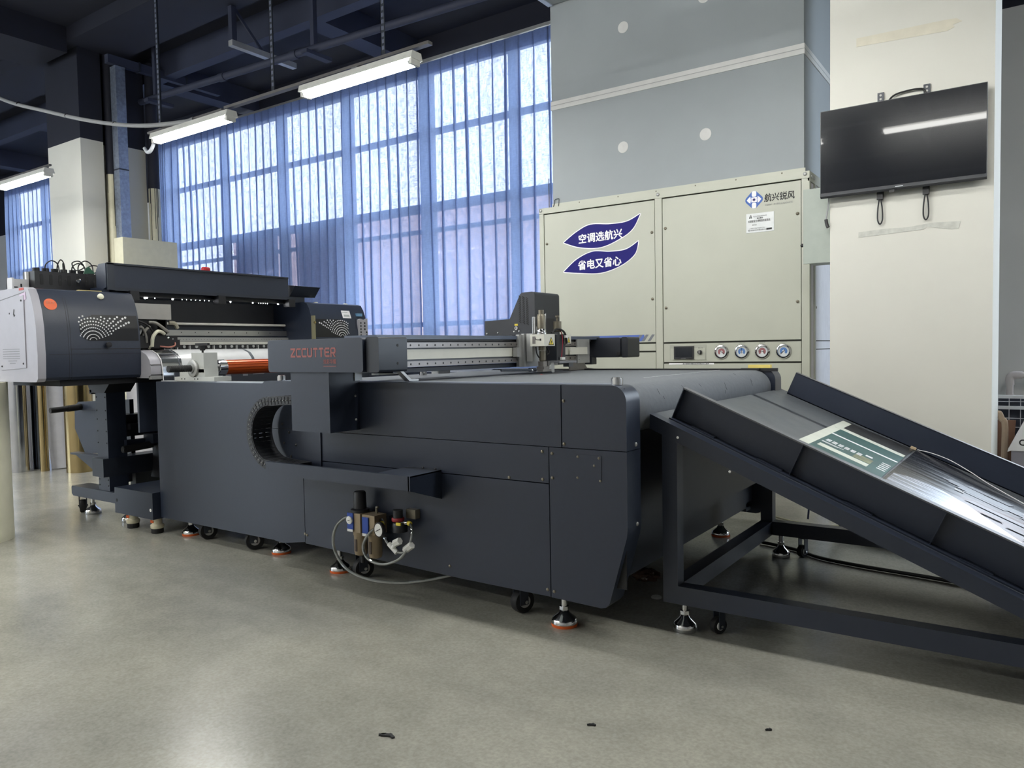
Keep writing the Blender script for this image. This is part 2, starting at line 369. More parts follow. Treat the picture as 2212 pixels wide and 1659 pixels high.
# beams
struct(G().box(XL, XR, 5.35, 6.15, 5.45, ZC + .02), 'ceiling_beam', ceilm, 'deep black beam over the row of pillars')
struct(G().box(XL, XR, 6.65, 6.82, 5.3, ZC + .02), 'ceiling_beam', beamm, 'narrow black beam between the pillar row and the windows')
for x0, x1 in ((-7.82, -7.5), (-11.5, -11.18), (-15.2, -14.88), (-18.9, -18.58), (-4.1, -3.78)):
    struct(G().box(x0, x1, 6.82, YB, 5.3, ZC + .02), 'ceiling_beam', beamm, 'short black beam running to the window wall')
for x0, x1 in ((-12.0, -11.05), (-1.2, -.2)):
    struct(G().box(x0, x1, YF, 5.35, 5.3, ZC + .02), 'ceiling_beam', ceilm, 'black beam running out over the room from a pillar')
for x0, x1 in ((-8.0, -7.7), (-4.5, -4.2), (-15.5, -15.2), (-19.0, -18.7)):
    struct(G().box(x0, x1, YF, 5.35, 5.38, ZC + .02), 'ceiling_beam', ceilm, 'shallow black beam across the hall ceiling')
# pillars
def pillar(boxes, label): 
    g = G()
    for (x0, x1, y0, y1) in boxes:
        g.m(0).box(x0, x1, y0, y1, 0, ZP); g.m(1).box(x0, x1, y0, y1, ZP, 5.47)
    return struct(g, 'pillar', [wallw, ceilm], label)
pillar([(-12.05, -11.1, 5.5, 5.82), (-12.05, -11.25, 5.82, 6.1), (-12.05, -11.1, 6.1, 6.45)], 'white pillar with black top beside the drain pipes')
pillar([(-1.163, -0.227, 5.5, 6.4)], 'broad white pillar that carries the television')
# windows
fr = M('blue_grey_window_frame', (96, 104, 122), 0.45)
def window(name, X, mull, label):
    y0, y1 = YB + .06, YB + .13; g = G()
    for x in (X[0] + .04, X[1] - .04): g.box(x - .04, x + .04, y0, y1, WZ[0], WZ[1])
    for x, wd in mull: g.box(x - wd / 2, x + wd / 2, y0 - .02, y1, WZ[0], WZ[1])
    for z, h in ((WZ[0] + .04, .08), (1.5, .07), (2.88, .06), (3.22, .13), (4.31, .08), (WZ[1] - .04, .08)): g.box(X[0], X[1], y0, y1, z - h / 2, z + h / 2)
    f = struct(g, name, fr, label)
    gl = G().box(X[0], X[1], y0 + .03, y0 + .036, WZ[0], WZ[1]).build('pane', glass, f); return f
w1 = window('window_1', W1, ((-5.88, .13), (-7.44, .24), (-9.08, .18), (-10.71, .2), (-12.34, .16), (-13.97, .16)), 'tall framed window behind the wide blue curtain')
for x0, x1 in ((-12.16, -10.98), (-10.44, -9.2)):
    G().box(x0, x1, YB + .14, YB + .146, 1.25, 3.16).build('tinted_screen', tinted, w1)['label'] = 'dark tinted lower pane'
window('window_2', W2, ((-17.6, .16), (-19.3, .16)), 'framed window behind the narrow curtain past the pillar')
g = G()
for a, b_, c, d in ((W3[0], W3[0] + .08, W3[2], W3[3]), (W3[1] - .08, W3[1], W3[2], W3[3]), (W3[0], W3[1], W3[2], W3[2] + .08), (W3[0], W3[1], W3[3] - .08, W3[3]), (1.96, 2.04, W3[2], W3[3]), (3.76, 3.84, W3[2], W3[3])): g.box(a, b_, YB + .05, YB + .12, c, d)
w3 = struct(g, 'window_3', fr, 'uncurtained window beyond the pillar and the chute')
G().box(W3[0], W3[1], YB + .08, YB + .086, W3[2], W3[3]).build('pane', glass, w3)
g = G()
for k in range(9): x = W4[0] + k * (W4[1] - W4[0]) / 8; g.box(x - .05, x + .05, YF - .12, YF - .05, W4[2], W4[3])
for z in (W4[2] + .04, 2.4, W4[3] - .04): g.box(W4[0], W4[1], YF - .12, YF - .05, z - .04, z + .04)
w4 = struct(g, 'window_4', fr, 'uncurtained windows opposite, behind the camera')
G().box(W4[0], W4[1], YF - .086, YF - .08, W4[2], W4[3]).build('pane', glass, w4)
# the yard outside
struct(G().box(-60, 40, YB + .5, 60, -.6, -.5), 'ground_outside', M('outdoor_paving', (150, 146, 140), 0.9))
bo = G().box(-42, -12.5, 30, 40, -.5, 8.2).box(-10.5, 14, 34, 44, -.5, 6.5)
struct(bo, 'building_outside', M('pink_brick_facade', (196, 170, 164), 0.9, var=0.15, scale=3))

# ------------------------------------------------------------------ curtains
def curtain(x0, x1, y, z0, z1, pleat, label, seed, group='sheer blue window curtains'):
    rnd = random.Random(seed); n_ = max(2, round((x1 - x0) / pleat)); per = 14
    amp = [rnd.uniform(.6, 1.25) for _ in range(n_ + 2)]; ph = [rnd.uniform(-.25, .25) for _ in range(n_ + 2)]; lean = [rnd.uniform(-.03, .03) for _ in range(n_ + 2)]
    L = (x1 - x0) / n_
    def f(u, v):
        k = u * n_; i = min(int(k), n_ - 1); q = k - i
        top = max(0, (v - .82) / .18); d = L * (.055 + .05 * amp[i]) * (1 - .45 * top); B = .016 * amp[i + 1] * (1 - .5 * top)
        if q < .76: t_ = q / .76; px_ = -d + (L + 2 * d) * t_; py_ = -B * math.sin(PI * t_) - .004 * math.sin(3 * PI * t_ + ph[i] * 8)
        elif q < .88: t_ = (q - .76) / .12; px_ = L + d - 2 * d * t_; py_ = .016 * math.sin(PI * t_) + .012 * t_
        else: t_ = (q - .88) / .12; px_ = L - d + 0 * t_; py_ = .012 + .010 * math.sin(PI * t_) - .012 * t_
        sway = (lean[i] * (1 - q) + lean[i + 1] * q) * (1 - v) + .006 * math.sin(5 * v + i * 1.7)
        return (x0 + L * i + px_ + sway, y + py_ + .006 * math.sin(7 * v + i), z0 + (z1 - z0) * v)
    o = G().grid(f, n_ * per, 22).build('curtain', curt_m, None, 80)
    tag(o, label, 'curtain', group)
    h = G().grid(lambda u, v: (lambda p: (p[0], p[1] + .004, z1 - .17 + .17 * v))(f(u, .985)), n_ * per, 1).build('heading_tape', curt_m, o, 80)
    return o
CT = 5.2
curtain(-7.385, -4.5, 8.42, .85, CT, .215, 'sheer blue curtain running from the window post to the air conditioner', 3)
curtain(-13.72, -7.36, 8.375, .85, CT, .195, 'wide sheer blue curtain behind the two lit lamps and the printer', 5)
curtain(-14.30, -13.82, 8.42, .85, CT, .07, 'narrow gathered blue curtain hanging against the drain pipe', 8)
curtain(-20.75, -16.0, 8.42, .85, CT, .21, 'sheer blue curtain past the white pillar, under the furthest lamp', 11)
for x0, x1, lab in ((-14.25, -4.5, 'long thin curtain rail above the wide curtains'), (-20.8, -15.95, 'thin curtain rail above the curtain past the pillar')):
    t = thing('curtain_rail', (x0, 8.42, CT), lab, 'rail')
    G().box(x0, x1, 8.40, 8.44, CT + .01, CT + .05).build('track', alu, t)
    k = x0 + .3
    while k < x1: G().box(k - .02, k + .02, 8.42, YB, CT + .05, CT + .07).build('wall_bracket', darker, t); k += 1.9

# ------------------------------------------------------------------ lamps and their track
def lamp():
    t = thing('fluorescent_lamp', (0, 0, 0), 'twin tube fluorescent lamp', 'lamp', 'fluorescent lamps')
    G().prism([(-.065, 0), (.065, 0), (.05, .055), (-.05, .055)], 'x', -.635, .635, .004).build('housing', M('lamp_white_enamel', (222, 222, 216), .4), t)
    for k in (-1, 1):
        G().cyl((-.595, k * .034, -.022), (.595, k * .034, -.022), .015, seg=14).build('tube', lampm, t)
    for k in (-1, 1):
        e = G().box(k * .61 - .012, k * .61 + .012, -.048, .048, -.04, .0, .004)
        e.build('lamp_holder', M('lamp_white_enamel', (222, 222, 216)), t)
        for j in (-1, 1): G().cyl((k * .585, j * .034, -.022), (k * .60, j * .034, -.022), .0155, seg=12).build('end_cap', alu, t)
    G().box(-.03, .03, -.03, .03, .055, .075).build('hanger_clip', steel, t)
    return t
L0 = lamp()
spots = [(-4.49, 4.4, 3.29, 'lit twin tube lamp in front of the window post, highest in view'), (-6.75, 4.4, 3.29, 'lit twin tube lamp beside the drain pipe, fed by the grey cable'),
         (-10.27, 4.4, 3.29, 'lit twin tube lamp seen past the white pillar'),
         (-13.6, 4.4, 3.29, None), (-17.0, 4.4, 3.29, None)]
for x in (-2.365, -.64, 1.11): spots.append((x, 2.75, 3.13, None))
for x in (-1.6, 1.5): spots.append((x, 4.0, 3.27, None))
for r_, xa in ((1.7, -3.9), (-.6, -4.2), (-3.0, -3.4)):
    for i in range(6): spots.append((xa - 1.75 * i, r_, 3.27, None))
for i, (x, y, z, lab) in enumerate(spots):
    o = L0 if i == 0 else copy_tree(L0)
    o.location = (x, y, z); o['label'] = lab or 'twin tube fluorescent lamp of the rows lighting the hall from behind the camera'
def post(x, y, z0, z1, parent):
    g = G()
    g.box(x - .004, x + .036, y, y + .004, z0, z1).box(x - .004, x, y, y + .04, z0, z1)
    o = g.build('slotted_hanger', darker, parent)
    h = G(); z = z0 + .05
    while z < z1 - .05: h.box(x + .008, x + .014, y - .001, y + .005, z, z + .03).box(x + .021, x + .027, y - .001, y + .005, z, z + .03); z += .05
    h.build('slots', M('pale_slot_gap', (120, 128, 150), .8), o)
t = thing('lamp_track', (-6, 4.4, 3.36), 'grey steel track between the two lamps in front of the wide curtain', 'track')
G().box(-6.2, -3.72, 4.375, 4.425, 3.366, 3.39).build('channel', railm, t)
for x in (-5.545, -4.215): post(x, 4.4, 3.39, ZC - .01, t)
t = thing('lamp_track', (-6.8, 4.4, 3.36), 'short grey steel track over the lamp beside the drain pipe', 'track')
G().box(-7.5, -6.25, 4.385, 4.415, 3.366, 3.385).build('channel', railm, t); post(-7.31, 4.4, 3.385, ZC - .01, t)
t = thing('lamp_track', (-10.4, 4.4, 3.36), 'short grey steel track over the furthest lamp past the pillar', 'track')
G().box(-11.6, -9.6, 4.385, 4.415, 3.366, 3.385).build('channel', railm, t); post(-11.2, 4.4, 3.385, ZC - .01, t)
for yy, xa, xb in ((2.75, -3.1, 2.0), (4.0, -2.3, 2.3), (1.7, -13.4, -3.2), (-.6, -13.7, -3.5), (-3.0, -12.9, -2.7)):
    t = thing('lamp_track', (xa, yy, 3.34), 'thin grey steel track carrying a lamp row behind the camera', 'track', 'lamp tracks behind the camera')
    G().box(xa, xb, yy - .025, yy + .025, 3.346 - .14 * (yy == 2.75), 3.37 - .14 * (yy == 2.75)).build('channel', alu, t)
    for k in range(3): post(xa + .3 + k * (xb - xa - .6) / 2, yy, 3.37 - .14 * (yy == 2.75), 4.155 if yy > 2 and -3.7 < xa + .3 + k * (xb - xa - .6) / 2 < -1.4 else ZC - .01, t)
# grey cable to the lamp, and the little hooked tail at its other end
g = G().tube([(-6.70, 4.39, 3.37), (-6.85, 4.36, 3.36), (-7.5, 4.3, 3.43), (-8.4, 4.3, 3.64), (-9.42, 4.3, 3.94), (-10.59, 4.3, 4.32), (-12.2, 4.3, 5.05), (-12.6, 4.3, 5.55)], .021, 10)
t = tag(g.build('lamp_cable', greyc), 'thick grey cable swooping from the ceiling down to a lamp', 'cable')
gz = G()
for p in ((-8.95, 4.3, 3.80), (-7.95, 4.3, 3.53), (-10.1, 4.3, 4.16)): gz.cyl(V(p) - V((.006, 0, -.002)), V(p) + V((.006, 0, -.002)), .024, seg=12)
gz.build('cable_ties', black, t)
tag(G().tube([(-7.385, 4.4, 3.33), (-7.42, 4.4, 3.25), (-7.47, 4.4, 3.20), (-7.53, 4.4, 3.19), (-7.585, 4.4, 3.24)], .018, 10).build('lamp_cable', M('pale_conduit', (200, 204, 212), .5)), 'short pale hooked cable end under the lamp beside the drain pipe', 'cable')
# sprinkler pipe with its brackets
t = thing('sprinkler_pipe', (-8, 6.35, 4.7), 'long dark pipe under the ceiling beams', 'pipe')
G().cyl((-11.0, 6.35, 4.87), (-3.75, 6.35, 4.652), .045, seg=16).build('pipe', beamm, t)
for x in (-9.0, -7.55): G().cyl((x - .06, 6.35, 4.87 - (x + 11) * .03), (x + .06, 6.35, 4.865 - (x + 11) * .03), .055, seg=16).build('coupling', beamm, t)
for x in (-7.2, -10.6):
    zz = 4.87 - (x + 11) * .03
    G().box(x - .03, x + .03, 6.33, 6.39, zz, ZC - .01).box(x - .05, x + .05, 6.2, 6.6, zz - .09, zz - .045).build('pipe_bracket', beamm, t)
t = thing('angle_bracket', (-8.2, 6.2, 5.0), 'dark steel angle bracket hanging beside the sprinkler pipe', 'bracket')
G().box(-8.35, -8.28, 6.0, 6.07, 5.02, 5.44).build('upright', beamm, t); G().box(-8.36, -8.28, 6.0, 7.0, 4.95, 5.02).build('arm', alu, t)
G().obox((-8.32, 6.25, 5.25), (1, 0, 0), V((0, .45, -.45)), V((0, 1, 1)), .01, .3, .02).build('brace', beamm, t)
# galvanised trunking and the channel on top of it
galz = M('spangled_galvanised_steel', (150, 160, 178), 0.42, 0.75, var=0.22, scale=26, rvar=0.1)
t = thing('steel_trunking', (-10.9, 5.95, 2.8), 'vertical galvanised steel trunking beside the white pillar', 'trunking')
G().box(-10.99, -10.84, 5.9, 6.04, 2.8, 5.25, .004).build('duct_body', galz, t)
G().box(-10.992, -10.838, 5.898, 6.042, 3.78, 3.80).build('joint_seam', darker, t)
t = thing('steel_channel', (-10.9, 6.4, 5.25), 'dark steel channel running from the trunking top towards the windows', 'channel')
G().box(-10.93, -10.84, 5.8, 7.6, 5.26, 5.38).build('channel', beamm, t)
for yy in (6.25, 7.0): G().box(-10.935, -10.835, yy, yy + .03, 5.25, 5.39).build('clamp', darker, t)
# drain pipes: black above, cream below with paint runs
def drain(x, y, r, zc, label, seed):
    rnd = random.Random(seed); t = thing('drain_pipe', (x, y, 0), label, 'pipe')
    G().cyl((x, y, 0), (x, y, zc), r, seg=20).build('cream_pipe', M('cream_gloss_paint', (206, 202, 178), .5, var=.04), t)
    G().cyl((x, y, zc), (x, y, 5.47), r, seg=20).build('black_pipe', ceilm, t)
    g = G()
    for k in range(5):
        a = rnd.uniform(-1.5, .6); px, py = x + math.cos(a) * r, y + math.sin(a) * r
        g.tube([(px, py, zc), (px, py, zc - rnd.uniform(.2, 1.1))], .004, 6, 1)
    g.build('paint_run', ceilm, t)['label'] = 'runs of black paint'
drain(-11.02, 6.52, .08, 3.62, 'drain pipe beside the curtain edge, black above and cream below', 1)
drain(-11.14, 5.95, .075, 3.75, 'drain pipe in the pillar recess with black paint runs', 2)
t = thing('pipe_boxing', (-10.9, 6.2, 0), 'cream boxed in cover standing below the galvanised trunking', 'cover')
G().box(-10.93, -10.7, 5.83, 6.66, 0, 2.8, .006).build('boxing', M('cream_gloss_paint', (206, 202, 178)), t)
# pieces of peeled tape on the television pillar
def tape(pts, mat, label):
    o = G().prism(pts, 'y', 5.4975, 5.4995).build('tape_strip', mat); tag(o, label, 'tape')
tape([(-1.0, 3.045), (-.48, 3.02), (-.44, 3.035), (-.45, 3.05), (-.40, 3.06), (-.43, 3.085), (-.49, 3.09), (-1.0, 3.10)], M('old_yellowed_tape', (208, 203, 186), .5, var=.05), 'peeling yellowed tape strip on the pillar above the television')
tape([(-.985, 1.80), (-.60, 1.815), (-.585, 1.83), (-.45, 1.80), (-.41, 1.80), (-.40, 1.845), (-.55, 1.852), (-.7, 1.838), (-.82, 1.842), (-.985, 1.835)], M('grey_tape_residue', (186, 187, 180), .7, var=.12, scale=30), 'torn grey tape residue on the pillar below the television')

# ================================================================== AIR CONDITIONER CABINET
Y = 5.9
ac = thing('air_conditioner', (-2.57, 6.4, 0), 'big beige industrial air conditioner cabinet with blue stickers and four gauges', 'air conditioner')
X0, X1, XM0, XM1, XP, ZT = -3.742, -1.39, -2.612, -2.552, -1.446, 2.345
g = G().box(X0 + .01, X1 - .01, Y + .03, 7.0, .06, ZT - .01)
g.build('body', acm, ac)
g = G().box(X0, X1, Y - .004, Y + .05, 2.322, 2.372, .003).box(X0, X0 + .045, Y, Y + .05, .0, 2.322, .003).box(XM0, XM1, Y, Y + .05, 0, 2.322, .003).box(XP, X1, Y, Y + .05, 0, 2.322, .003)
g.box(X1 - .012, X1 + .002, Y, 7.0, 2.30, 2.372, .002).box(X1 - .01, X1, Y + .16, Y + .20, 0, 2.3).box(X1 - .01, X1, 6.9, 7.0, 0, 2.3)
g.build('frame', acm, ac)
G().box(X0 + .045, XP, Y + .022, Y + .028, .05, 2.33).build('panel_gaps', acgap, ac)
def acpanel(x0, x1, z0, z1, nm='access_panel'):
    p = G().box(x0 + .006, x1 - .006, Y + .004, Y + .03, z0 + .006, z1 - .006, .003).build(nm, acm, ac); return p
pl = acpanel(X0 + .045, XM0, 1.135, 2.318); pr_ = acpanel(XM1, XP, 1.132, 2.318); acpanel(X0 + .045, XM0, .5, 1.062); cp = acpanel(XM1, XP, .968, 1.13, 'control_panel'); lp = acpanel(XM1, XP, .3, .966)
acpanel(X0 + .045, XM0, 1.064, 1.133, 'trim_band')
G().box(X1 - .012, X1 - .009, Y + .055, 6.99, .07, 2.30).build('side_sheet', M('daylit_lilac_sheet', (206, 204, 208), .5), ac)  # window light on this side put into the colour, paler than the beige
for x in (X0 + .075, XM0 - .03):
    for z in (2.05, 1.5): screw(pl, (x, Y + .004, z), r=.012, mat=bronze)
for x in (XM1 + .03, XP - .03):
    for z in (2.07, 1.42): screw(pr_, (x, Y + .004, z), r=.012, mat=bronze)
for x in (X0 + .02, (XM0 + XM1) / 2, X1 - .03): screw(ac, (x, Y - .004, 2.352), r=.014, mat=alu)
for yy in (5.95, 6.02): screw(ac, (X1 + .002, yy, 2.335), (1, 0, 0), .014, alu)
for z in (1.38, .78): screw(ac, (X1 - .01, 6.13, z), (1, 0, 0), .012, bronze)
for z in (1.125, 1.06): G().box(X1 - .012, X1 - .0085, Y + .2, 6.9, z - .004, z + .004).build('side_seam', acgap, ac)
# slogans on two blue flame shaped stickers
def flame(x0, z0, x1, z1, txt, tb, lo, hi):
    """sticker from its left point (x0,z0) to its right tip (x1,z1); lo / hi the (x,z) bellies of its two edges"""
    def edge(pts, n_=14):
        P = [V((p[0], p[1], 0)) for p in pts]; out = []
        for i in range(len(P) - 1):
            p0, p1, p2, p3 = P[max(0, i - 1)], P[i], P[i + 1], P[min(len(P) - 1, i + 2)]
            for k in range(n_):
                q = k / n_; c = .5 * ((2 * p1) + (p2 - p0) * q + (2 * p0 - 5 * p1 + 4 * p2 - p3) * q * q + (3 * p1 - p0 - 3 * p2 + p3) * q ** 3); out.append((c.x, c.y))
        return out
    def shape(d):
        c = V(((x0 + x1) / 2, (z0 + z1) / 2 + .0, 0))
        up = edge([(x0, z0)] + hi + [(x1, z1)]); dn = edge([(x1, z1)] + lo[::-1] + [(x0, z0)])
        P = up + dn
        if not d: return P
        out = []; n_ = len(P)
        for i in range(n_):
            a, b_ = V((*P[i - 1], 0)), V((*P[(i + 1) % n_], 0)); t_ = (b_ - a).normalized(); out.append((P[i][0] - t_.y * d, P[i][1] + t_.x * d))
        return out
    s = G().prism(shape(.008), 'y', Y + .0028, Y + .004).build('sticker_border', whitev, pl)
    b_ = G().prism(shape(0), 'y', Y + .0016, Y + .0028).build('sticker', blue, pl)
    text(txt, pl, whitev, tb, 'y', Y + .0015, 'slogan', bold=.028, slant=0.012)
flame(-3.49, 2.045, -2.745, 2.215, '空调选航兴', (-3.335, -2.915, 2.02, 2.10), [(-3.33, 1.99), (-3.12, 1.972), (-2.93, 2.03), (-2.815, 2.10)], [(-3.36, 2.125), (-3.22, 2.175), (-3.03, 2.16), (-2.87, 2.165)])
flame(-3.495, 1.785, -2.765, 1.99, '省电又省心', (-3.345, -2.925, 1.79, 1.87), [(-3.33, 1.765), (-3.12, 1.752), (-2.93, 1.80), (-2.80, 1.885)], [(-3.36, 1.885), (-3.20, 1.94), (-3.03, 1.925), (-2.88, 1.932)])
# maker's emblem: rounded blue diamond with petals
cx, cz = -1.797, 2.212
def rdia(r, k): 
    out = []
    for a in (0, 90, 180, 270): out += arc(cx + (r - k * 1.414) * math.cos(math.radians(a)), cz + (r - k * 1.414) * math.sin(math.radians(a)), k, a - 45, a + 45, 5)
    return out
G().prism(rdia(.079, .028), 'y', Y + .0033, Y + .004).build('emblem', blue2, pr_)
g = G()
g.prism(rrect(cx - .017, cx + .017, cz + .022, cz + .066, .012), 'y', Y + .0025, Y + .0033).prism(rrect(cx - .017, cx + .017, cz - .066, cz - .022, .012), 'y', Y + .0025, Y + .0033).box(cx - .021, cx + .021, Y + .0025, Y + .0033, cz - .018, cz + .018)
for k in (-1, 1): g.prism([(cx + k * .028, cz - .026), (cx + k * .040, cz - .018), (cx + k * .056, cz), (cx + k * .040, cz + .018), (cx + k * .028, cz + .026), (cx + k * .024, cz)], 'y', Y + .0025, Y + .0033)
g.build('emblem_petals', whitev, pr_)
g = G()
for a in range(4): 
    d = V((math.cos(a * PI / 4), 0, math.sin(a * PI / 4))); g.obox((cx, Y + .0021, cz), d, (0, 1, 0), d.cross(V((0, 1, 0))), .012, .0004, .0022)
g.build('emblem_flake', blue, pr_)
text('航兴锐风', pr_, ink, (-1.72, -1.497, 2.185, 2.245), 'y', Y + .003, bold=.02, shear=.1)
text('HARF  INTELLIGENCE', pr_, greyink, (-1.712, -1.51, 2.155, 2.167), 'y', Y + .003)
# notice plate (its square code is left out)
np_ = G().box(-1.857, -1.647, Y + .001, Y + .004, 1.962, 2.108).build('notice_plate', M('pale_plate', (214, 217, 218), .3), pr_)
text('HANGXING', np_, greyink, (-1.805, -1.70, 2.079, 2.090), 'y', Y + .0009, shear=.3)
text('航兴集团', np_, ink, (-1.775, -1.73, 2.064, 2.074), 'y', Y + .0009, bold=.02)
text('低碳智能空调恒温恒湿系统', np_, ink, (-1.842, -1.675, 2.040, 2.058), 'y', Y + .0009, bold=.01)
text('服务热线：', np_, ink, (-1.812, -1.775, 2.016, 2.025), 'y', Y + .0009)
text('上海碳污节能节能研究中心', np_, greyink, (-1.835, -1.712, 1.989, 1.999), 'y', Y + .0009)
text('航兴智能科技(东莞)有限公司', np_, greyink, (-1.842, -1.706, 1.974, 1.985), 'y', Y + .0009, bold=.015)
g = G().prism([(-1.836, 2.072), (-1.826, 2.096), (-1.826, 2.072)], 'y', Y + .0004, Y + .001).prism([(-1.823, 2.072), (-1.823, 2.100), (-1.820, 2.100), (-1.814, 2.072)], 'y', Y + .0004, Y + .001)
g.build('plate_emblem', ink, np_); G().box(-1.704, -1.662, Y + .0004, Y + .001, 1.974, 1.988).build('plate_patch', ink, np_)
# control panel: touch screen, selector, four gauges
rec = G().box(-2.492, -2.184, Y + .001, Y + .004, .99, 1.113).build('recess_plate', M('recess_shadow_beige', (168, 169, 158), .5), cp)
G().box(-2.485, -2.19, Y - .001, Y + .003, .992, 1.085, .001).build('recess_floor', acm, cp)
scr = G().box(-2.452, -2.283, Y - .012, Y, .998, 1.102, .004).build('touch_screen', black, cp)
G().box(-2.44, -2.295, Y - .0135, Y - .012, 1.012, 1.092).build('screen_glass', M('dark_screen', (14, 20, 30), .15), scr)
text('——', scr, greyink, (-2.39, -2.35, 1.003, 1.006), 'y', Y - .0122, 'screen_mark')
kn = G().lathe([(.017, 0), (.017, .02), (.013, .024), (0, .024)], (-2.232, Y, 1.052), (0, -1, 0)).build('selector_knob', black, cp)
G().box(-2.234, -2.230, Y - .027, Y - .02, 1.04, 1.067).build('pointer', white, kn)
text('自动 手动', cp, ink, (-2.247, -2.21, 1.082, 1.09), 'y', Y - .001)
for x, c, a, lab in ((-2.058, (150, 96, 100), -35, '高压压力表'), (-1.896, (84, 124, 182), 90, '低压压力表'), (-1.738, (150, 96, 100), 175, '高压压力表'), (-1.578, (74, 118, 166), 222, '低压压力表')):
    dm = M('gauge_dial_red' if c[0] > 100 else ('gauge_dial_blue' if c[2] == 200 else 'gauge_dial_deep_blue'), c, .5); z = 1.052
    bz = G().lathe([(.058, 0), (.058, .006), (.052, .014), (.044, .016), (.040, .010), (.040, 0)], (x, Y + .004, z), (0, -1, 0), 40).build('gauge', chrome, cp)
    for q in (90, 210, 330): screw(bz, (x + .051 * math.cos(math.radians(q)), Y - .007, z + .051 * math.sin(math.radians(q))), r=.004, mat=black)
    G().lathe([(0, .0), (.041, 0), (.041, .003), (0, .003)], (x, Y + .003, z), (0, -1, 0), 32).build('gauge_face', M('gauge_face', (214, 218, 220), .4), bz)
    ring = [(math.cos(math.radians(q)), math.sin(math.radians(q))) for q in range(-50, 231, 10)]
    G().prism([(x + .028 * p[0], z + .028 * p[1]) for p in ring] + [(x + .010 * p[0], z + .010 * p[1]) for p in reversed(ring)], 'y', Y - .0012, Y).build('dial_scale', dm, bz)
    d = V((math.cos(math.radians(a)), 0, math.sin(math.radians(a)))); G().obox(V((x, Y - .0025, z)) + d * .008, d, (0, 1, 0), d.cross(V((0, 1, 0))), .022, .0006, .0018).build('needle', ink, bz)
    text(lab, cp, greyink, (x - .022, x + .022, 1.117, 1.1235), 'y', Y + .004)
lb = G().box(-2.5, -2.12, Y + .002, Y + .004, .952, .9645).build('notice_strip', whitev, lp)
text('航兴智能空调整机保养清洗交付工程师', lp, ink, (-2.38, -2.16, .954, .9635), 'y', Y + .0018, bold=.02)
# blue and striped band on the left cabinet
sb = G().box(X0 + .06, -2.72, Y + .0025, Y + .004, 1.15, 1.205).build('blue_band', M('band_blue', (78, 104, 178), .5), pl)
g = G()
for k in range(3): g.prism([(-2.80 + k * .055, 1.15), (-2.775 + k * .055, 1.15), (-2.735 + k * .055, 1.205), (-2.76 + k * .055, 1.205)], 'y', Y + .0022, Y + .0036)
g.build('band_stripes', M('band_grey', (112, 116, 124), .5), pl)
# little aerial and wire clip standing on the cabinet corner
t = tag(G().tube([(-3.66, 5.94, 2.37), (-3.66, 5.94, 2.64)], .004, 6, 1).build('wire_aerial', darker), 'thin dark wire standing on the corner of the air conditioner', 'wire')
t = tag(G().tube([(-3.62, 5.94, 2.372), (-3.61, 5.94, 2.40), (-3.60, 5.94, 2.44), (-3.57, 5.94, 2.45), (-3.555, 5.94, 2.44), (-3.565, 5.94, 2.372)], .003, 6).build('wire_loop', darker), 'small bent wire loop on top of the air conditioner', 'wire')

# ------------------------------------------------------------------ duct above it
Yd = 5.95
du = thing('air_duct', (-2.53, 6.4, 2.38), 'grey insulated air duct rising from the air conditioner to the ceiling', 'duct')
G().box(-3.622, -1.44, Yd, 6.95, 2.373, 5.3).build('duct_wall', galvd, du)
for z in (3.28, 4.95):
    b_ = G().box(-3.628, -1.434, Yd - .006, 6.956, z - .038, z + .038, .002).build('joint_band', bandm, du)
    G().box(-3.629, -1.433, Yd - .008, 6.957, z - .002, z + .003).build('band_fold', M('tape_grey', (160, 162, 162)), b_)
for x, z in ((-2.906, 3.80), (-2.919, 2.803), (-2.194, 2.786), (-2.2, 3.86), (-2.906, 4.7), (-2.2, 4.7)):
    w_ = G().lathe([(0, 0), (.048, 0), (.048, .002), (.040, .004), (.022, .003), (.012, .007), (0, .008)], (x, Yd, z), (0, -1, 0), 24).build('pin_washer', bandm, du)
for x in (-3.35, -2.97, -2.62, -2.28, -1.95, -1.6): screw(du, (x, Yd - .003, 2.392), r=.006, mat=bronze)
G().box(-3.63, -1.43, Yd - .005, Yd, 2.373, 2.41).build('base_flange', acm, du)
g = G().box(-3.622, -1.44, -3.0, Yd - .02, 4.16, 4.19).box(-3.622, -3.59, -3.0, Yd - .02, 4.19, 5.2).box(-1.47, -1.44, -3.0, Yd - .02, 4.19, 5.2)
g.build('branch_duct', galvd, du)
G().box(-3.63, -3.585, -3.0, Yd - .02, 4.15, 4.20).build('branch_edge', M('pale_edge_strip', (186, 196, 214), .4), du)

# ------------------------------------------------------------------ electrical box on the pillar side
eb = thing('electrical_box', (-1.26, 5.66, 1.66), 'grey green electrical box on the pillar below the television corner', 'box')
ebm = M('grey_green_enamel', (158, 166, 158), .45)
G().box(-1.33, -1.163, 5.585, 5.80, 1.665, 2.165, .004).build('body', ebm, eb)
G().box(-1.352, -1.163, 5.56, 5.58, 1.66, 2.172, .004).build('door', ebm, eb)
G().box(-1.332, -1.163, 5.578, 5.588, 1.67, 2.16).build('door_gasket', black, eb)
G().lathe([(.012, 0), (.012, .014), (.006, .02), (0, .02)], (-1.352, 5.57, 1.79), (-1, 0, 0)).build('latch', black, eb)

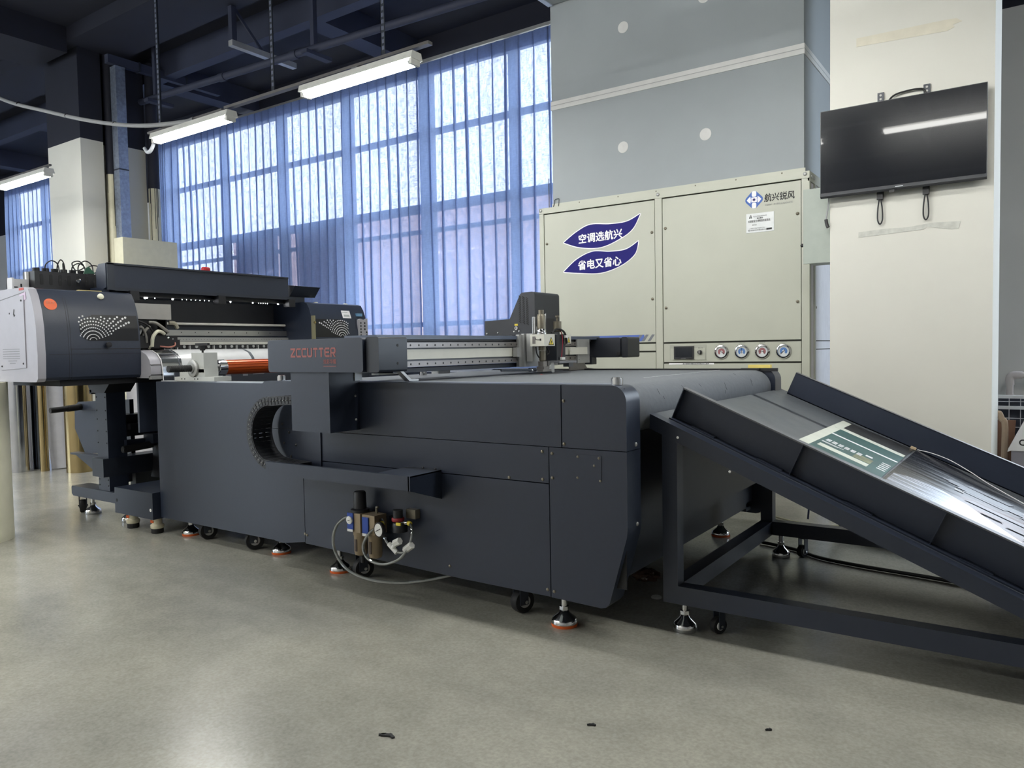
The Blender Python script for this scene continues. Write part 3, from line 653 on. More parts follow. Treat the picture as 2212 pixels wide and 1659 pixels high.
# ------------------------------------------------------------------ television
tv = thing('television', (-.735, 5.45, 2.36), 'black flat television hanging on the white pillar', 'television')
x0, x1, z0, z1, ty = -1.208, -.26, 2.079, 2.644, 5.42
G().box(x0, x1, ty, ty + .03, z0, z1, .004).box(x0 + .12, x1 - .12, ty + .028, ty + .065, z0 + .04, z1 - .2, .01).build('cabinet', blackm, tv)
G().box(x0 + .004, x1 - .004, ty - .0025, ty + .001, z0 + .026, z1 - .004).build('screen', tvm, tv)
ch = G().prism([(ty - .004, z0 + .024), (ty - .004, z0 + .004), (ty + .012, z0 - .008), (ty + .03, z0 - .004), (ty + .03, z0 + .024)], 'x', x0, x1).build('chin', M('charcoal_bezel', (40, 43, 50), .35), tv)
text('▬▬', tv, M('pale_logo', (190, 195, 200), .4), (-.755, -.71, z0 + .010, z0 + .014), 'y', ty - .0042, 'badge')
G().box(-.79, -.76, ty - .002, ty + .02, z0 - .02, z0 - .004, .003).build('sensor', black, tv)
for x in (-.852, -.588):
    b_ = G().box(x - .019, x + .019, 5.488, 5.499, 2.06, 2.717, .001).build('wall_bracket', darker, tv)
    for k in range(3): G().lathe([(0, 0), (.007, 0), (.007, .001), (0, .001)], (x, 5.488, 2.70 - k * .024), (0, -1, 0), 12).build('bracket_hole', M('hole_pale', (180, 180, 176)), b_)
    G().box(x - .018, x + .018, 5.465, 5.488, 2.03, 2.075, .003).build('strap_clip', black, tv)
    g = G().tube([(x - .004, 5.475, 2.04), (x - .013, 5.478, 1.97), (x - .014, 5.48, 1.90), (x, 5.48, 1.872), (x + .014, 5.48, 1.90), (x + .013, 5.478, 1.97), (x + .004, 5.475, 2.04)], .0045, 8)
    g.build('pull_strap', black, tv)
tag(G().tube([(-.815, 5.47, 2.60), (-.80, 5.475, 2.655), (-.765, 5.48, 2.685), (-.70, 5.48, 2.695), (-.64, 5.48, 2.695), (-.60, 5.485, 2.68), (-.58, 5.48, 2.60)], .006, 8).build('television_cable', cord), 'black cable arching over the top edge of the television', 'cable')
t = thing('aerial_lead', (-1.175, 5.46, 1.9), 'grey lead with black plug dangling from the television corner', 'cable')
G().tube([(-1.165, 5.47, 2.12), (-1.168, 5.48, 2.04), (-1.182, 5.485, 1.97), (-1.186, 5.486, 1.935)], .005, 8).build('lead', greyc, t)
G().cyl((-1.186, 5.486, 1.94), (-1.18, 5.486, 1.905), .011).cyl((-1.18, 5.486, 1.905), (-1.172, 5.484, 1.885), .011).build('plug', black, t)

# ================================================================== THINGS AT THE FAR RIGHT
rk = thing('wire_rack', (.1, 7.1, 0), 'white wire grid rack standing beyond the pillar', 'rack')
wr = M('white_rack_wire', (206, 206, 206), .4)
g = G()
for z in (.66, .575): g.box(-.5, 1.3, 7.08, 7.12, z - .012, z + .012)
for x in (-.5, 1.26): g.box(x, x + .04, 7.08, 7.12, 0, .67)
g.build('frame', wr, rk)
g = G(); x = -.48
while x < 1.26: g.box(x, x + .005, 7.10, 7.105, .02, .66); x += .075
for z in (.62, .49, .42, .35, .28, .2, .12): g.box(-.5, 1.28, 7.10, 7.105, z, z + .005)
g.build('wire_grid', wr, rk)
G().box(-.5, 1.3, 7.16, 7.18, .0, .66).build('backing_board', M('slate_board', (60, 62, 72), .7), rk)
tag(G().obox((-.235, 6.95, .22), (1, 0, 0), (0, 1, 0), (.06, .1, 1), .09, .006, .27).build('cardboard_sheet', card), 'brown cardboard sheet leaning on the wire rack', 'cardboard')
def blob(x, y, z, h, label):
    g = G().tube([(x, y, 0), (x + .01, y, z), (x - .012, y, z + h * .6), (x - .03, y, z + h), (x - .05, y, z + h * .85)], .022, 8)
    tag(g.build('torn_cardboard_strip', M('tan_cardboard', (188, 164, 138), .85)), label, 'cardboard')
blob(-.205, 6.84, .44, .11, 'torn tan cardboard strip sticking up behind the brown sheet'); blob(-.225, 6.76, .10, .12, 'pale torn cardboard scrap low between the pillar and the grey machine')
t = thing('wall_pipe', (-.1, 8.4, 0), 'white plastic pipe with an elbow on the far wall', 'pipe')
pv = M('white_pvc', (206, 198, 196), .45)
G().cyl((-.205, 8.4, .0), (-.205, 8.4, .72), .028).build('upright', pv, t); G().cyl((-.2, 8.4, .78), (1.2, 8.4, .78), .028).build('cross_pipe', pv, t)
G().tube([(-.205, 8.4, .69), (-.205, 8.4, .755), (-.18, 8.4, .78), (-.11, 8.4, .78)], .036, 12).build('elbow', pv, t)
G().cyl((-.205, 8.4, .55), (-.205, 8.4, .60), .036).build('collar', pv, t)
gm = thing('grey_cabinet', (.25, 6.6, 0), 'grey cabinet with a sloping white lettered top beyond the chute', 'cabinet')
G().prism([(-.142, 0), (-.142, .335), (.02, .70), (.6, .70), (.6, 0)], 'y', 6.3, 6.9).build('body', M('lilac_grey_enamel', (142, 140, 150), .5), gm)
def slope(u, v, e): # point on the sloping end: u along x 0..1, v in y
    return V((-.142 + .162 * u, 6.3 + .6 * v, .335 + .365 * u)) + V((-.365, 0, .162)).normalized() * e
g = G(); a, b_, c, d = slope(0, 0, .004), slope(1, 0, .004), slope(1, 1, .004), slope(0, 1, .004)
G().prism([(-.165, .325), (-.160, .345), (.01, .722), (.6, .722), (.6, .70), (.02, .70), (-.142, .335)], 'y', 6.295, 6.36).build('white_front_band', whitev, gm)
text('D', gm, ink, (-.096, -.062, .375, .415), 'y', 6.29, flip=True, bold=.03)
G().prism([(-.055, .475), (-.02, .565), (.1, .565), (.1, .475)], 'y', 6.288, 6.295).build('black_patch', ink, gm)
# let the whole front below the slope read as the white lettered face
G().prism([(-.145, .335), (.018, .70), (.6, .70), (.6, .335)], 'y', 6.2905, 6.2945).build('lettered_panel', whitev, gm)

# ================================================================== ROLLS ON THE FLOOR AT THE LEFT
def roll(name, x, y, r, h, m, label, lean=(0, 0), core=True):
    t = thing(name, (x, y, 0), label, 'roll', 'rolls standing on the floor')
    top = V((x + lean[0], y + lean[1], h)); bot = V((x, y, 0)); d = (top - bot).normalized()
    z0 = r * math.sqrt(max(0, 1 - d.z ** 2)); 
    g = G().lathe([(r * .42, 0), (r, 0), (r, (top - bot).length), (r * .42, (top - bot).length)], bot + V((0, 0, z0)), d, 40); g.build('wound_film', m, t)
    G().lathe([(r * .36, .0), (r * .42, .0), (r * .42, (top - bot).length + .006), (r * .36, (top - bot).length + .006)], bot + V((0, 0, z0)), d, 24).build('cardboard_core', card, t)
roll('film_roll', -8.17, 3.345, .113, 1.22, mirror, 'silver mirror film roll nearest the big cream roll')
roll('film_roll', -8.36, 3.22, .06, 1.25, M('pale_blue_film', (150, 164, 200), .15, .9), 'thin bluish mirror film roll at the left edge of the silver roll')
roll('film_roll', -8.235, 3.55, .08, 1.25, darkfilm, 'dark mirror film roll between the silver roll and the thin gold roll')
roll('film_roll', -7.965, 3.475, .04, 1.22, gold, 'thin gold film roll beside the white roll')
roll('paper_roll', -8.04, 3.665, .088, 1.22, M('white_film_roll', (214, 214, 220), .55), 'leaning white roll between the gold rolls', lean=(-.03, -.07))
roll('film_roll', -8.08, 3.93, .065, 1.2, mirror, 'narrow silver film roll just behind the white roll')
roll('film_roll', -7.61, 3.645, .125, 1.22, gold, 'thick gold mirror film roll beside the printer stand')
roll('film_roll', -8.45, 3.42, .08, 1.22, mirror, 'silver film roll half hidden behind the bluish roll')
roll('paper_roll', -7.7, 4.35, .16, 1.25, M('white_film_roll', (214, 214, 220)), 'white roll behind the thick gold roll')
roll('paper_roll', -5.29, 1.90, .20, .958, rollw, 'big cream paper roll cut by the photo edge, nearest the camera')
tag(G().tube([(-5.15, 1.85, .966), (-5.155, 1.85, 1.01), (-5.125, 1.86, 1.03), (-5.105, 1.87, 1.01), (-5.115, 1.865, .966)], .008, 8).build('yellow_strap', M('yellow_strap', (206, 196, 110), .6)), 'small yellow strap loop on top of the big cream roll', 'strap')

# ================================================================== FLATBED CUTTER
cu = thing('flatbed_cutter', (-2.26, 3.5, 0), 'large dark grey flatbed cutter with gantry in front of the air conditioner', 'cutting machine')
Y0 = 2.5; XLc, XRc, ZTc = -3.318, -1.226, .962
G().box(-3.28, -1.36, 2.62, 4.42, .17, .75).build('body', darker, cu)
G().box(-3.28, -1.32, 2.536, 2.63, .2, .955).build('side_rail', darker, cu)
# sheet metal front, panel by panel
def fp(pts, y0=Y0, y1=Y0 + .03, nm='front_panel', bev=.002): return G().prism(pts, 'y', y0, y1, bev, 1).build(nm, dark, cu)
gp = .0018
fp(arc(XLc + .055, ZTc - .055, .055, 180, 90, 8) + [(-1.503, ZTc), (-1.503, .7215), (XLc, .7215)])
fp([(XLc, .7185), (-3.002, .7185), (-3.002, .158), (-3.17, .132)] + arc(-3.22, .20, .066, 265, 195, 6) + [(XLc + .01, .30)])
fp([(-2.998, .7185), (-1.562, .7185), (-1.562, .577), (-2.998, .577)])
lowp = fp([(-2.998, .573), (-1.562, .573), (-1.562, .128), (-2.0, .130), (-2.998, .152)])
G().box(XLc + .02, XRc - .02, Y0 + .028, Y0 + .034, .2, .95).build('panel_backing', black, cu)
prof_hi = [(-1.4985, .7215), (-1.4985, ZTc)] + arc(XRc - .06, ZTc - .06, .06, 90, 0, 10) + [(XRc, .7215)]
prof_lo = [(-1.558, .7185), (XRc, .7185), (XRc, .43), (XRc - .004, .40), (-1.303, .145), (-1.318, .128), (-1.34, .122), (-1.558, .127)]
def endcap(y0, y1):
    G().prism(prof_hi, 'y', y0, y1, .003, 2).build('end_cover', dark, cu); return G().prism(prof_lo, 'y', y0, y1, .003, 2).build('end_cover', dark, cu)
ec = endcap(Y0, Y0 + .115); endcap(4.41, 4.53)
G().prism(arc(XLc + .055, ZTc - .055, .055, 180, 90, 8) + [(-1.503, ZTc), (-1.503, .15), (XLc, .15)], 'y', 4.50, 4.53, .002, 1).build('rear_panel', dark, cu)
G().box(-3.2, -1.31, 2.545, 2.63, .955, .9635, .002).build('table_edge', M('edge_grey', (98, 106, 120), .4), cu)
# inspection covers, screws
G().prism(rrect(-1.44, -1.33, .60, .70, .006), 'y', Y0 - .0022, Y0 + .001, .001, 1).build('inspection_cover', dark, cu)
for x, z in ((-1.43, .69), (-1.34, .69), (-1.335, .605), (-1.432, .61), (-1.36, .66)): screw(cu, (x, Y0 - .001, z), r=.005, mat=bronze)
for x, z in ((-3.02, .688), (-2.985, .655), (-1.49, .735), (-1.49, .90), (-1.59, .70), (-1.545, .695), (-1.59, .59), (-1.545, .60), (-1.575, .155), (-1.545, .152), (-2.07, .175), (-3.0, .20), (-2.985, .195), (-1.75, .585)):
    screw(cu, (x, Y0, z), r=.0065, mat=bronze)
for yy, z in ((2.575, .74), (2.58, .44)): screw(cu, (XRc, yy, z), (1, 0, 0), .008, alu)
# conveyor belt on its rollers
bz, br, XB = .858, .098, -1.343
loop = arc(XB, bz, br, 90, -90, 18) + [(-3.2, bz - br)] + arc(-3.2, bz, br, 270, 90, 18)
belt = G().prism(loop, 'y', 2.632, 4.395).build('conveyor_belt', felt, cu, 50)
G().box(-3.15, -1.31, 2.615, 2.64, .9555, .9585).box(-3.15, -1.31, 4.385, 4.41, .9555, .966).build('belt_edge_strip', black, cu)
g = G().obox(V((-1.53, 3.9, .9568)), (-.018, 1, 0), (1, 0, 0), (0, 0, 1), .62, .003, .0006)
g.build('chalk_line', M('chalk_white', (196, 198, 200), .8), belt)
sc_ = random.Random(4); g = G()
for k in range(9):
    a = math.radians(sc_.uniform(5, 75)); yy = sc_.uniform(2.75, 4.2); d = V((math.sin(a), sc_.uniform(-.8, .8), -math.cos(a) * 0))
    c = V((XB + math.cos(a) * (br + .0004), yy, bz + math.sin(a) * (br + .0004))); tng = V((-math.sin(a), sc_.uniform(-.5, .5), math.cos(a)))
    g.obox(c, tng, V((0, 1, 0)), V((math.cos(a), 0, math.sin(a))), sc_.uniform(.006, .022), .0018, .0005)
g.build('belt_marks', M('belt_scuff', (94, 97, 102), .9), belt)
G().cyl((XB, 2.62, bz), (XB, 4.41, bz), .09).cyl((-3.2, 2.62, bz), (-3.2, 4.41, bz), .09).build('belt_roller', steel, cu)
G().box(-1.42, -1.21, 4.40, 4.412, .95, .968).build('felt_flap', black, cu)
for x in (-3.22, -1.293):
    g = G().cyl((x, 2.56, .962), (x, 2.56, .985), .023, seg=12).cyl((x, 2.56, .985), (x, 2.56, .99), .019, seg=12); g.build('chrome_knob', chrome, cu)
# gantry: logo cover, end cap, post, beam
gc = G().prism(rrect(-2.985, -2.358, 1.0145, 1.1635, .014), 'y', 2.3, 2.5, .004, 2).build('gantry_cover', dark, cu)
ge = G().prism(rrect(-2.354, -2.278, 1.0135, 1.165, .012), 'y', 2.315, 2.49, .012, 3).build('gantry_end_cap', M('charcoal_end_cap', (36, 41, 50), .4), cu)
for z in (1.05, 1.128): G().lathe([(.006, -.004), (.006, .0012), (0, .0012)], (-2.278, 2.43, z), (1, 0, 0), 12).build('bolt_hole', ink, ge)
# block letter logo
def blocks(s, x0, x1, z0, z1, parent, y):
    L = {'Z': [[(0, 1), (1, 1), (1, .72), (.28, .18), (1, .18)], [(0, 0), (1, 0)]], }
    n_ = len(s); wd = (x1 - x0) / (n_ + (n_ - 1) * .16); h = z1 - z0; st = h * .19; g = G()
    cnt = [0]
    def dep(): cnt[0] += 1; return y - .0008 - .00006 * (cnt[0] % 7)
    def bar(ox, a, b_, c, d): g.box(ox + a * wd, ox + b_ * wd, dep(), y, z0 + c * h, z0 + d * h)
    def poly(ox, P): g.prism([(ox + p[0] * wd, z0 + p[1] * h) for p in P], 'y', dep(), y)
    for i, ch in enumerate(s):
        o = x0 + i * wd * 1.16; k = .24
        if ch == 'Z': bar(o, 0, 1, .8, 1); bar(o, 0, 1, 0, .2); poly(o, [(.66, .8), (1, .8), (.34, .2), (0, .2)])
        if ch == 'C': poly(o, [(.2, 1), (1, 1), (1, .8), (0, .8)]); poly(o, [(0, .2), (1, .2), (1, 0), (.2, 0)]); bar(o, 0, k, .2, .8)
        if ch == 'U': bar(o, 0, k, .16, 1); bar(o, 1 - k, 1, .16, 1); poly(o, [(0, .2), (1, .2), (.8, 0), (.2, 0)])
        if ch == 'T': poly(o, [(.0, .8), (1.0, .8), (.88, 1), (.12, 1)]); bar(o, .5 - k / 2, .5 + k / 2, 0, .8)
        if ch == 'E': poly(o, [(.2, 1), (1, 1), (1, .8), (0, .8)]); bar(o, .0, .92, .42, .6); poly(o, [(0, .2), (1, .2), (1, 0), (.2, 0)]); bar(o, 0, k, .2, .8)
        if ch == 'R': poly(o, [(.2, 1), (.86, 1), (1, .84), (0, .84)]); bar(o, 1 - k, 1, .5, .84); bar(o, 0, k, 0, .84); bar(o, 0, .94, .36, .54); poly(o, [(.42, .36), (.70, .36), (1, 0), (.70, 0)])
    return g.build('logo', logored, parent)
blocks('ZCCUTTER', -2.822, -2.523, 1.082, 1.124, gc, 2.3)
text('炫彩华耀', gc, logored, (-2.602, -2.522, 1.052, 1.073), 'y', 2.3, 'logo_lettering', bold=.012)
G().box(-2.604, -2.522, 2.2992, 2.3, 1.040, 1.0435).build('logo_underline', logored, gc)
po = G().box(-2.85, -2.592, 2.318, 2.505, .742, 1.0135, .003).build('gantry_post', dark, cu)
for z in (.99, .90, .79): screw(po, (-2.592, 2.475, z), (1, 0, 0), .006, alu)
G().box(-2.592, -2.586, 2.47, 2.515, .97, 1.01).build('hinge_tab', alu, cu)
G().prism([(2.5, 1.012), (2.56, .966), (2.62, .966), (2.62, .975), (2.57, .975), (2.52, 1.012)], 'x', -2.36, -2.33).build('lift_bracket', alu, cu)
bm_ = G().box(-2.64, -2.462, 2.47, 4.42, 1.028, 1.148).build('gantry_beam', M('beam_core_metal', (96, 98, 102), .45, .4), cu)
G().box(-2.66, -2.45, 2.48, 4.6, 1.158, 1.178, .004).build('beam_top_cover', M('blue_grey_cover', (84, 94, 112), .35), cu)
G().box(-2.64, -2.462, 2.48, 4.5, 1.145, 1.16).build('beam_shadow_gap', black, cu)
for z0, z1 in ((1.117, 1.142), (1.026, 1.053)):
    g = G().box(-2.462, -2.448, 2.47, 4.38, z0, z1, .003).m(1); y = 2.52
    while y < 4.36: g.lathe([(.005, -.002), (.005, .0008), (0, .0008)], (-2.448, y, (z0 + z1) / 2), (1, 0, 0), 8); y += .06
    g.build('linear_rail', [railm, ink], bm_)
stp = G().box(-2.461, -2.4555, 2.48, 4.38, 1.062, 1.110).build('cover_strip', creamp, bm_)
text('SM-35-070BELT', stp, greyink, (2.515, 2.62, 1.078, 1.086), 'x', -2.4555, 'strip_marking')
G().box(-2.63, -2.47, 2.6, 4.4, 1.0, 1.02).build('under_channel', darker, cu)
# pieces that show in the slit under the beam
for (y0, y1, z0, z1, m_) in ((2.5, 2.75, 1.0, 1.012, steel), (2.74, 2.9, .985, 1.01, creamp), (2.9, 3.25, .998, 1.012, darker), (3.2, 3.3, .975, 1.0, alu)):
    G().box(-2.75, -2.70, y0, y1, z0, z1, .002).build('slide_part', m_, cu)
tag(G().cyl((-2.9, 3.3, .962), (-2.9, 3.3, .99), .022, seg=12).build('chrome_knob', chrome, cu))
far = G().prism(rrect(-2.62, -2.275, 1.036, 1.168, .012), 'y', 4.56, 4.76, .004, 2).build('gantry_cover', blackm, cu)
G().prism(rrect(-2.272, -2.225, 1.034, 1.170, .012), 'y', 4.57, 4.75, .008, 2).build('gantry_end_cap', blackm, cu)
G().box(-2.62, -2.475, 4.53, 4.6, .99, 1.05).build('rear_post', blackm, cu)
G().cyl((-2.285, 4.559, 1.062), (-2.285, 4.552, 1.062), .012).build('cover_plug', ink, far)
ep = G().box(-2.452, -2.44, 4.28, 4.44, 1.005, 1.16).build('end_plate', alu, bm_)
G().box(-2.441, -2.434, 4.18, 4.40, 1.062, 1.108).build('end_label', creamp, ep)
G().prism([(4.20, 1.045), (4.35, 1.045), (4.42, .972), (4.55, .960), (4.2, .960)], 'x', -2.46, -2.45).build('end_foot', railm, ep)
for yy, z in ((4.3, 1.03), (4.42, 1.02), (4.42, 1.14)): screw(ep, (-2.44, yy, z), (1, 0, 0), .005, steel)
# cutting head
hd = G().prism([(-2.81, 1.188), (-2.81, 1.278), (-2.622, 1.284)] + [(-2.545, 1.427), (-2.53, 1.438)] + arc(-2.46, 1.42, .02, 90, 0, 6) + [(-2.44, 1.27), (-2.44, 1.185)], 'y', 3.78, 4.06, .006, 2).build('cutting_head', blackm, cu)
g = G()
for c in range(3):
    for k in range(15):
        x = -2.545 + c * .026; z = 1.415 - k * .0108 - c * .006
        g.obox((x, 3.7795, z), V((1, 0, -.75)), (0, 1, 0), V((.75, 0, 1)), .0095, .0008, .0022)
g.build('vent_slots', M('slot_black', (8, 9, 12), .7), hd)
for x, z in ((-2.795, 1.2), (-2.71, 1.203), (-2.59, 1.207), (-2.555, 1.208)): screw(hd, (x, 3.78, z), r=.006, mat=steel)
G().box(-2.585, -2.562, 3.778, 3.78, 1.243, 1.254).build('yellow_sticker', yellow, hd)
G().lathe([(.011, 0), (.011, .006), (.006, .006), (.006, .001), (0, .001)], (-2.572, 3.78, 1.228), (0, -1, 0)).build('key_switch', chrome, hd)
G().box(-2.44, -2.438, 3.80, 4.0, 1.19, 1.285).build('tool_opening', ink, hd)
cl = G().box(-2.455, -2.435, 3.60, 3.63, 1.0, 1.185, .003).box(-2.45, -2.42, 3.56, 3.60, 1.058, 1.112, .002).box(-2.44, -2.42, 3.63, 4.0, 1.0, 1.19).build('carriage_plate', alu, hd)
b1 = G().box(-2.371, -2.278, 3.62, 3.735, 1.117, 1.184, .002).build('tool_block', creamp, hd)
G().box(-2.356, -2.335, 3.6195, 3.621, 1.13, 1.172).build('block_scale', railm, b1)
G().box(-2.41, -2.37, 3.64, 3.73, 1.03, 1.19).build('tool_slide', alu, hd)
def tri(y0, y1, z0, z1, x, parent):
    p = G().prism([(y0, z0), (y1, z0), ((y0 + y1) / 2, z1)], 'x', x, x + .001).build('warning_triangle', ink, parent)
    k = .2; ym = (y0 + y1) / 2; zc = z0 + (z1 - z0) * .35
    G().prism([(y0 + (ym - y0) * k * 1.2, z0 + (zc - z0) * k * 1.2), (y1 - (y1 - ym) * k * 1.2, z0 + (zc - z0) * k * 1.2), (ym, z1 - (z1 - zc) * k * 1.3)], 'x', x + .001, x + .0016).build('triangle_face', yellow, p)
    G().obox((x + .0018, ym, zc), (0, .5, 1), (0, 1, -.5), (1, 0, 0), (z1 - z0) * .2, (y1 - y0) * .05, .0004).build('triangle_mark', ink, p)
tri(3.665, 3.725, 1.122, 1.168, -2.278, b1)
G().tube([(-2.335, 3.6195, 1.165), (-2.335, 3.6195, 1.158), (-2.325, 3.6195, 1.153), (-2.305, 3.6195, 1.153)], .002, 6).box(-2.306, -2.297, 3.619, 3.6205, 1.147, 1.159).build('hook_mark', ink, b1)
g = G().lathe([(.016, 1.298), (.016, 1.322), (0, 1.322)], (-2.33, 3.675, 0)).lathe([(.020, 1.213), (.025, 1.217), (.025, 1.288), (.020, 1.298), (0, 1.298)], (-2.33, 3.675, 0)); g.build('tool_cylinder', bronze, hd)
G().lathe([(.030, 1.184), (.030, 1.193), (.027, 1.196), (.027, 1.206), (.022, 1.215), (0, 1.215)], (-2.33, 3.675, 0)).build('clamp_collar', chrome, hd)
G().box(-2.378, -2.36, 3.655, 3.668, 1.19, 1.285).box(-2.378, -2.36, 3.76, 3.772, 1.19, 1.275).box(-2.378, -2.372, 3.66, 3.77, 1.20, 1.23).build('tool_bracket', alu, hd)
G().cyl((-2.36, 3.635, 1.19), (-2.36, 3.635, 1.28), .005).build('guide_rod', chrome, hd)
G().lathe([(.022, 1.092), (.022, 1.117), (.0, 1.117)], (-2.325, 3.675, 0)).lathe([(0, 1.02), (.008, 1.022), (.019, 1.036), (.019, 1.09), (0, 1.09)], (-2.325, 3.675, 0)).build('tool_holder', bronze, hd)
G().box(-2.345, -2.31, 3.66, 3.69, 1.0, 1.03).box(-2.35, -2.30, 3.65, 3.70, .985, 1.0).box(-2.34, -2.30, 3.64, 3.73, .972, .985).cyl((-2.33, 3.72, .972), (-2.33, 3.72, 1.03), .006).cyl((-2.33, 3.745, .972), (-2.33, 3.745, 1.03), .006).build('pressure_foot', railm, hd)
G().prism([(3.76, .985), (3.80, .962), (3.82, .962), (3.82, 1.02), (3.795, 1.02)], 'x', -2.34, -2.335).build('knife_guard', alu, hd)
G().cyl((-2.33, 3.56, .983), (-2.35, 3.3, .99), .006).cyl((-2.34, 3.62, .985), (-2.34, 3.56, .985), .011).build('air_nozzle', darker, hd)
G().ball((-2.325, 3.565, .982), .007).build('nozzle_ball', chrome, hd)
b2 = G().box(-2.40, -2.33, 3.84, 3.94, 1.03, 1.185, .003).build('tool_block', blackm, hd)
G().box(-2.345, -2.31, 3.93, 3.975, 1.13, 1.19, .002).build('tool_plate', creamp, hd); tri(3.93, 3.965, 1.135, 1.17, -2.31, hd)
G().lathe([(.019, 1.20), (.024, 1.205), (.024, 1.262), (0, 1.264)], (-2.35, 3.885, 0)).lathe([(.007, 1.265), (.007, 1.285), (.013, 1.288), (.013, 1.297), (0, 1.297)], (-2.35, 3.885, 0)).build('tool_cylinder', bronze, hd)
g = G()
for k in range(11): g.obox((-2.372, 3.775 + .006 * (k / 10), 1.225 + k * .0075), V((0, 1, .5)), (1, 0, 0), V((0, -.5, 1)), .011, .003, .0021)
g.build('striped_sleeve', whitev, hd); G().box(-2.38, -2.373, 3.765, 3.80, 1.21, 1.31).build('sleeve_back', ink, hd)
G().tube([(-2.34, 3.83, 1.205), (-2.33, 3.86, 1.215), (-2.325, 3.885, 1.20), (-2.32, 3.893, 1.15), (-2.32, 3.885, 1.09), (-2.32, 3.878, 1.05)], .003, 6).build('red_wire', M('red_wire', (140, 34, 52), .5), hd)
G().tube([(-2.34, 3.80, 1.195), (-2.325, 3.84, 1.215), (-2.32, 3.90, 1.205), (-2.315, 3.925, 1.17), (-2.315, 3.93, 1.13)], .006, 8).tube([(-2.34, 3.63, 1.115), (-2.335, 3.632, 1.075), (-2.33, 3.65, 1.05)], .004, 6).tube([(-2.32, 3.71, 1.115), (-2.305, 3.715, 1.08), (-2.315, 3.70, 1.062)], .004, 6).build('black_wire', cord, hd)
G().box(-2.325, -2.31, 3.868, 3.905, 1.035, 1.05).box(-2.318, -2.305, 3.905, 3.925, 1.165, 1.18).build('wire_plug', white, hd)
G().box(-2.36, -2.30, 3.82, 4.02, 1.015, 1.028, .002).box(-2.37, -2.33, 3.98, 4.03, .99, 1.015).build('module_shelf', M('shelf_grey', (128, 130, 136), .5), hd)
G().cyl((-2.30, 3.62, .9574), (-2.30, 3.62, .9578), .006).build('red_laser_dot', EM('laser_red', (1, .12, .1), 1.2), hd)
# cable chain and the tray that carries it
P = [(-2.80, .868)]
cxn, czn, rn = -3.035, .715, .150
P = [(-2.82, .885), (-2.88, .884), (-2.95, .879), (-3.01, .868)]
ar = arc(-3.035, .713, .163, 100, 245, 16); P = [(-2.82, .880)] + [( -2.86, .881), (-2.92, .880), (-2.98, .877), (-3.03, .872)] + arc(-3.052, .715, .158, 96, 250, 18) + [(-3.05, .560), (-3.0, .556), (-2.9, .552)]
D = [0]
for a, b_ in zip(P, P[1:]): D.append(D[-1] + math.hypot(b_[0] - a[0], b_[1] - a[1]))
def along(s_):
    for i in range(len(D) - 1):
        if D[i + 1] >= s_: q = (s_ - D[i]) / (D[i + 1] - D[i]); return V((P[i][0] + (P[i + 1][0] - P[i][0]) * q, 0, P[i][1] + (P[i + 1][1] - P[i][1]) * q))
    return V((P[-1][0], 0, P[-1][1]))
g = G(); gpn = G(); s_ = 0.012
while s_ < D[-1] - .01:
    c = along(s_); d = (along(s_ + .01) - along(s_ - .01)).normalized(); nrm = V((-d.z, 0, d.x))
    for yy in (2.352, 2.462): g.obox(c + V((0, yy, 0)), d, (0, 1, 0), nrm, .0128, .005, .0215)
    g.obox(c + V((0, 2.407, 0)) - nrm * .019, d, (0, 1, 0), nrm, .007, .055, .0022).obox(c + V((0, 2.407, 0)) + nrm * .019, d, (0, 1, 0), nrm, .009, .055, .0022)
    g.obox(c + V((0, 2.349, 0)) + d * .012, d, (0, 1, 0), nrm, .009, .004, .0165)
    gpn.ball(c + V((0, 2.343, 0)) + d * .012, .0032, 8); s_ += .0245
chain = g.build('cable_chain', M('chain_black_nylon', (40, 42, 47), .5), cu); gpn.build('chain_pins', alu, chain)
G().tube([(-2.82, 2.39, .880), (-2.95, 2.39, .878), (-3.03, 2.39, .872)] + [(p[0], 2.39, p[1]) for p in arc(-3.052, .715, .155, 96, 250, 9)] + [(-2.95, 2.39, .554)], .008, 8, 3).tube([(-2.82, 2.43, .880), (-2.95, 2.43, .878), (-3.03, 2.43, .872)] + [(p[0], 2.43, p[1]) for p in arc(-3.052, .715, .157, 96, 250, 9)] + [(-2.95, 2.43, .554)], .009, 8, 3).build('chain_cables', cord, chain)
cc = G().prism(arc(-2.99, .715, .185, 90, 270, 20) + [(-2.93, .53), (-2.86, .53), (-2.86, .90)], 'y', 2.4935, 2.5, .003, 2).build('chain_cover', dark, cu)
for x, z in ((-3.14, .745), (-3.03, .742), (-3.09, .705), (-3.13, .65), (-3.04, .645), (-3.08, .585)): screw(cc, (x, 2.4935, z), r=.007, mat=black)
G().box(-3.17, -2.86, 2.4925, 2.494, .723, .7245).build('cover_joint', ink, cc)
tr = G().prism([(2.3, .588), (2.3, .528), (2.5, .528), (2.5, .535), (2.306, .535), (2.306, .580), (2.318, .580), (2.318, .588)], 'x', -3.03, -2.112, .001, 1).build('chain_tray', dark, cu)
G().prism([(2.3, .588), (2.3, .528), (2.5, .462), (2.5, .588)], 'x', -2.118, -2.106, .001, 1).box(-2.30, -2.106, 2.302, 2.5, .583, .589).build('tray_end', dark, tr)
for x in (-2.95, -2.55): G().prism([(2.33, .528), (2.5, .528), (2.5, .50)], 'x', x, x + .16).build('tray_gusset', darker, tr)
for x in (-2.2, -2.13): screw(tr, (x, 2.49, .592), r=.006, mat=black)
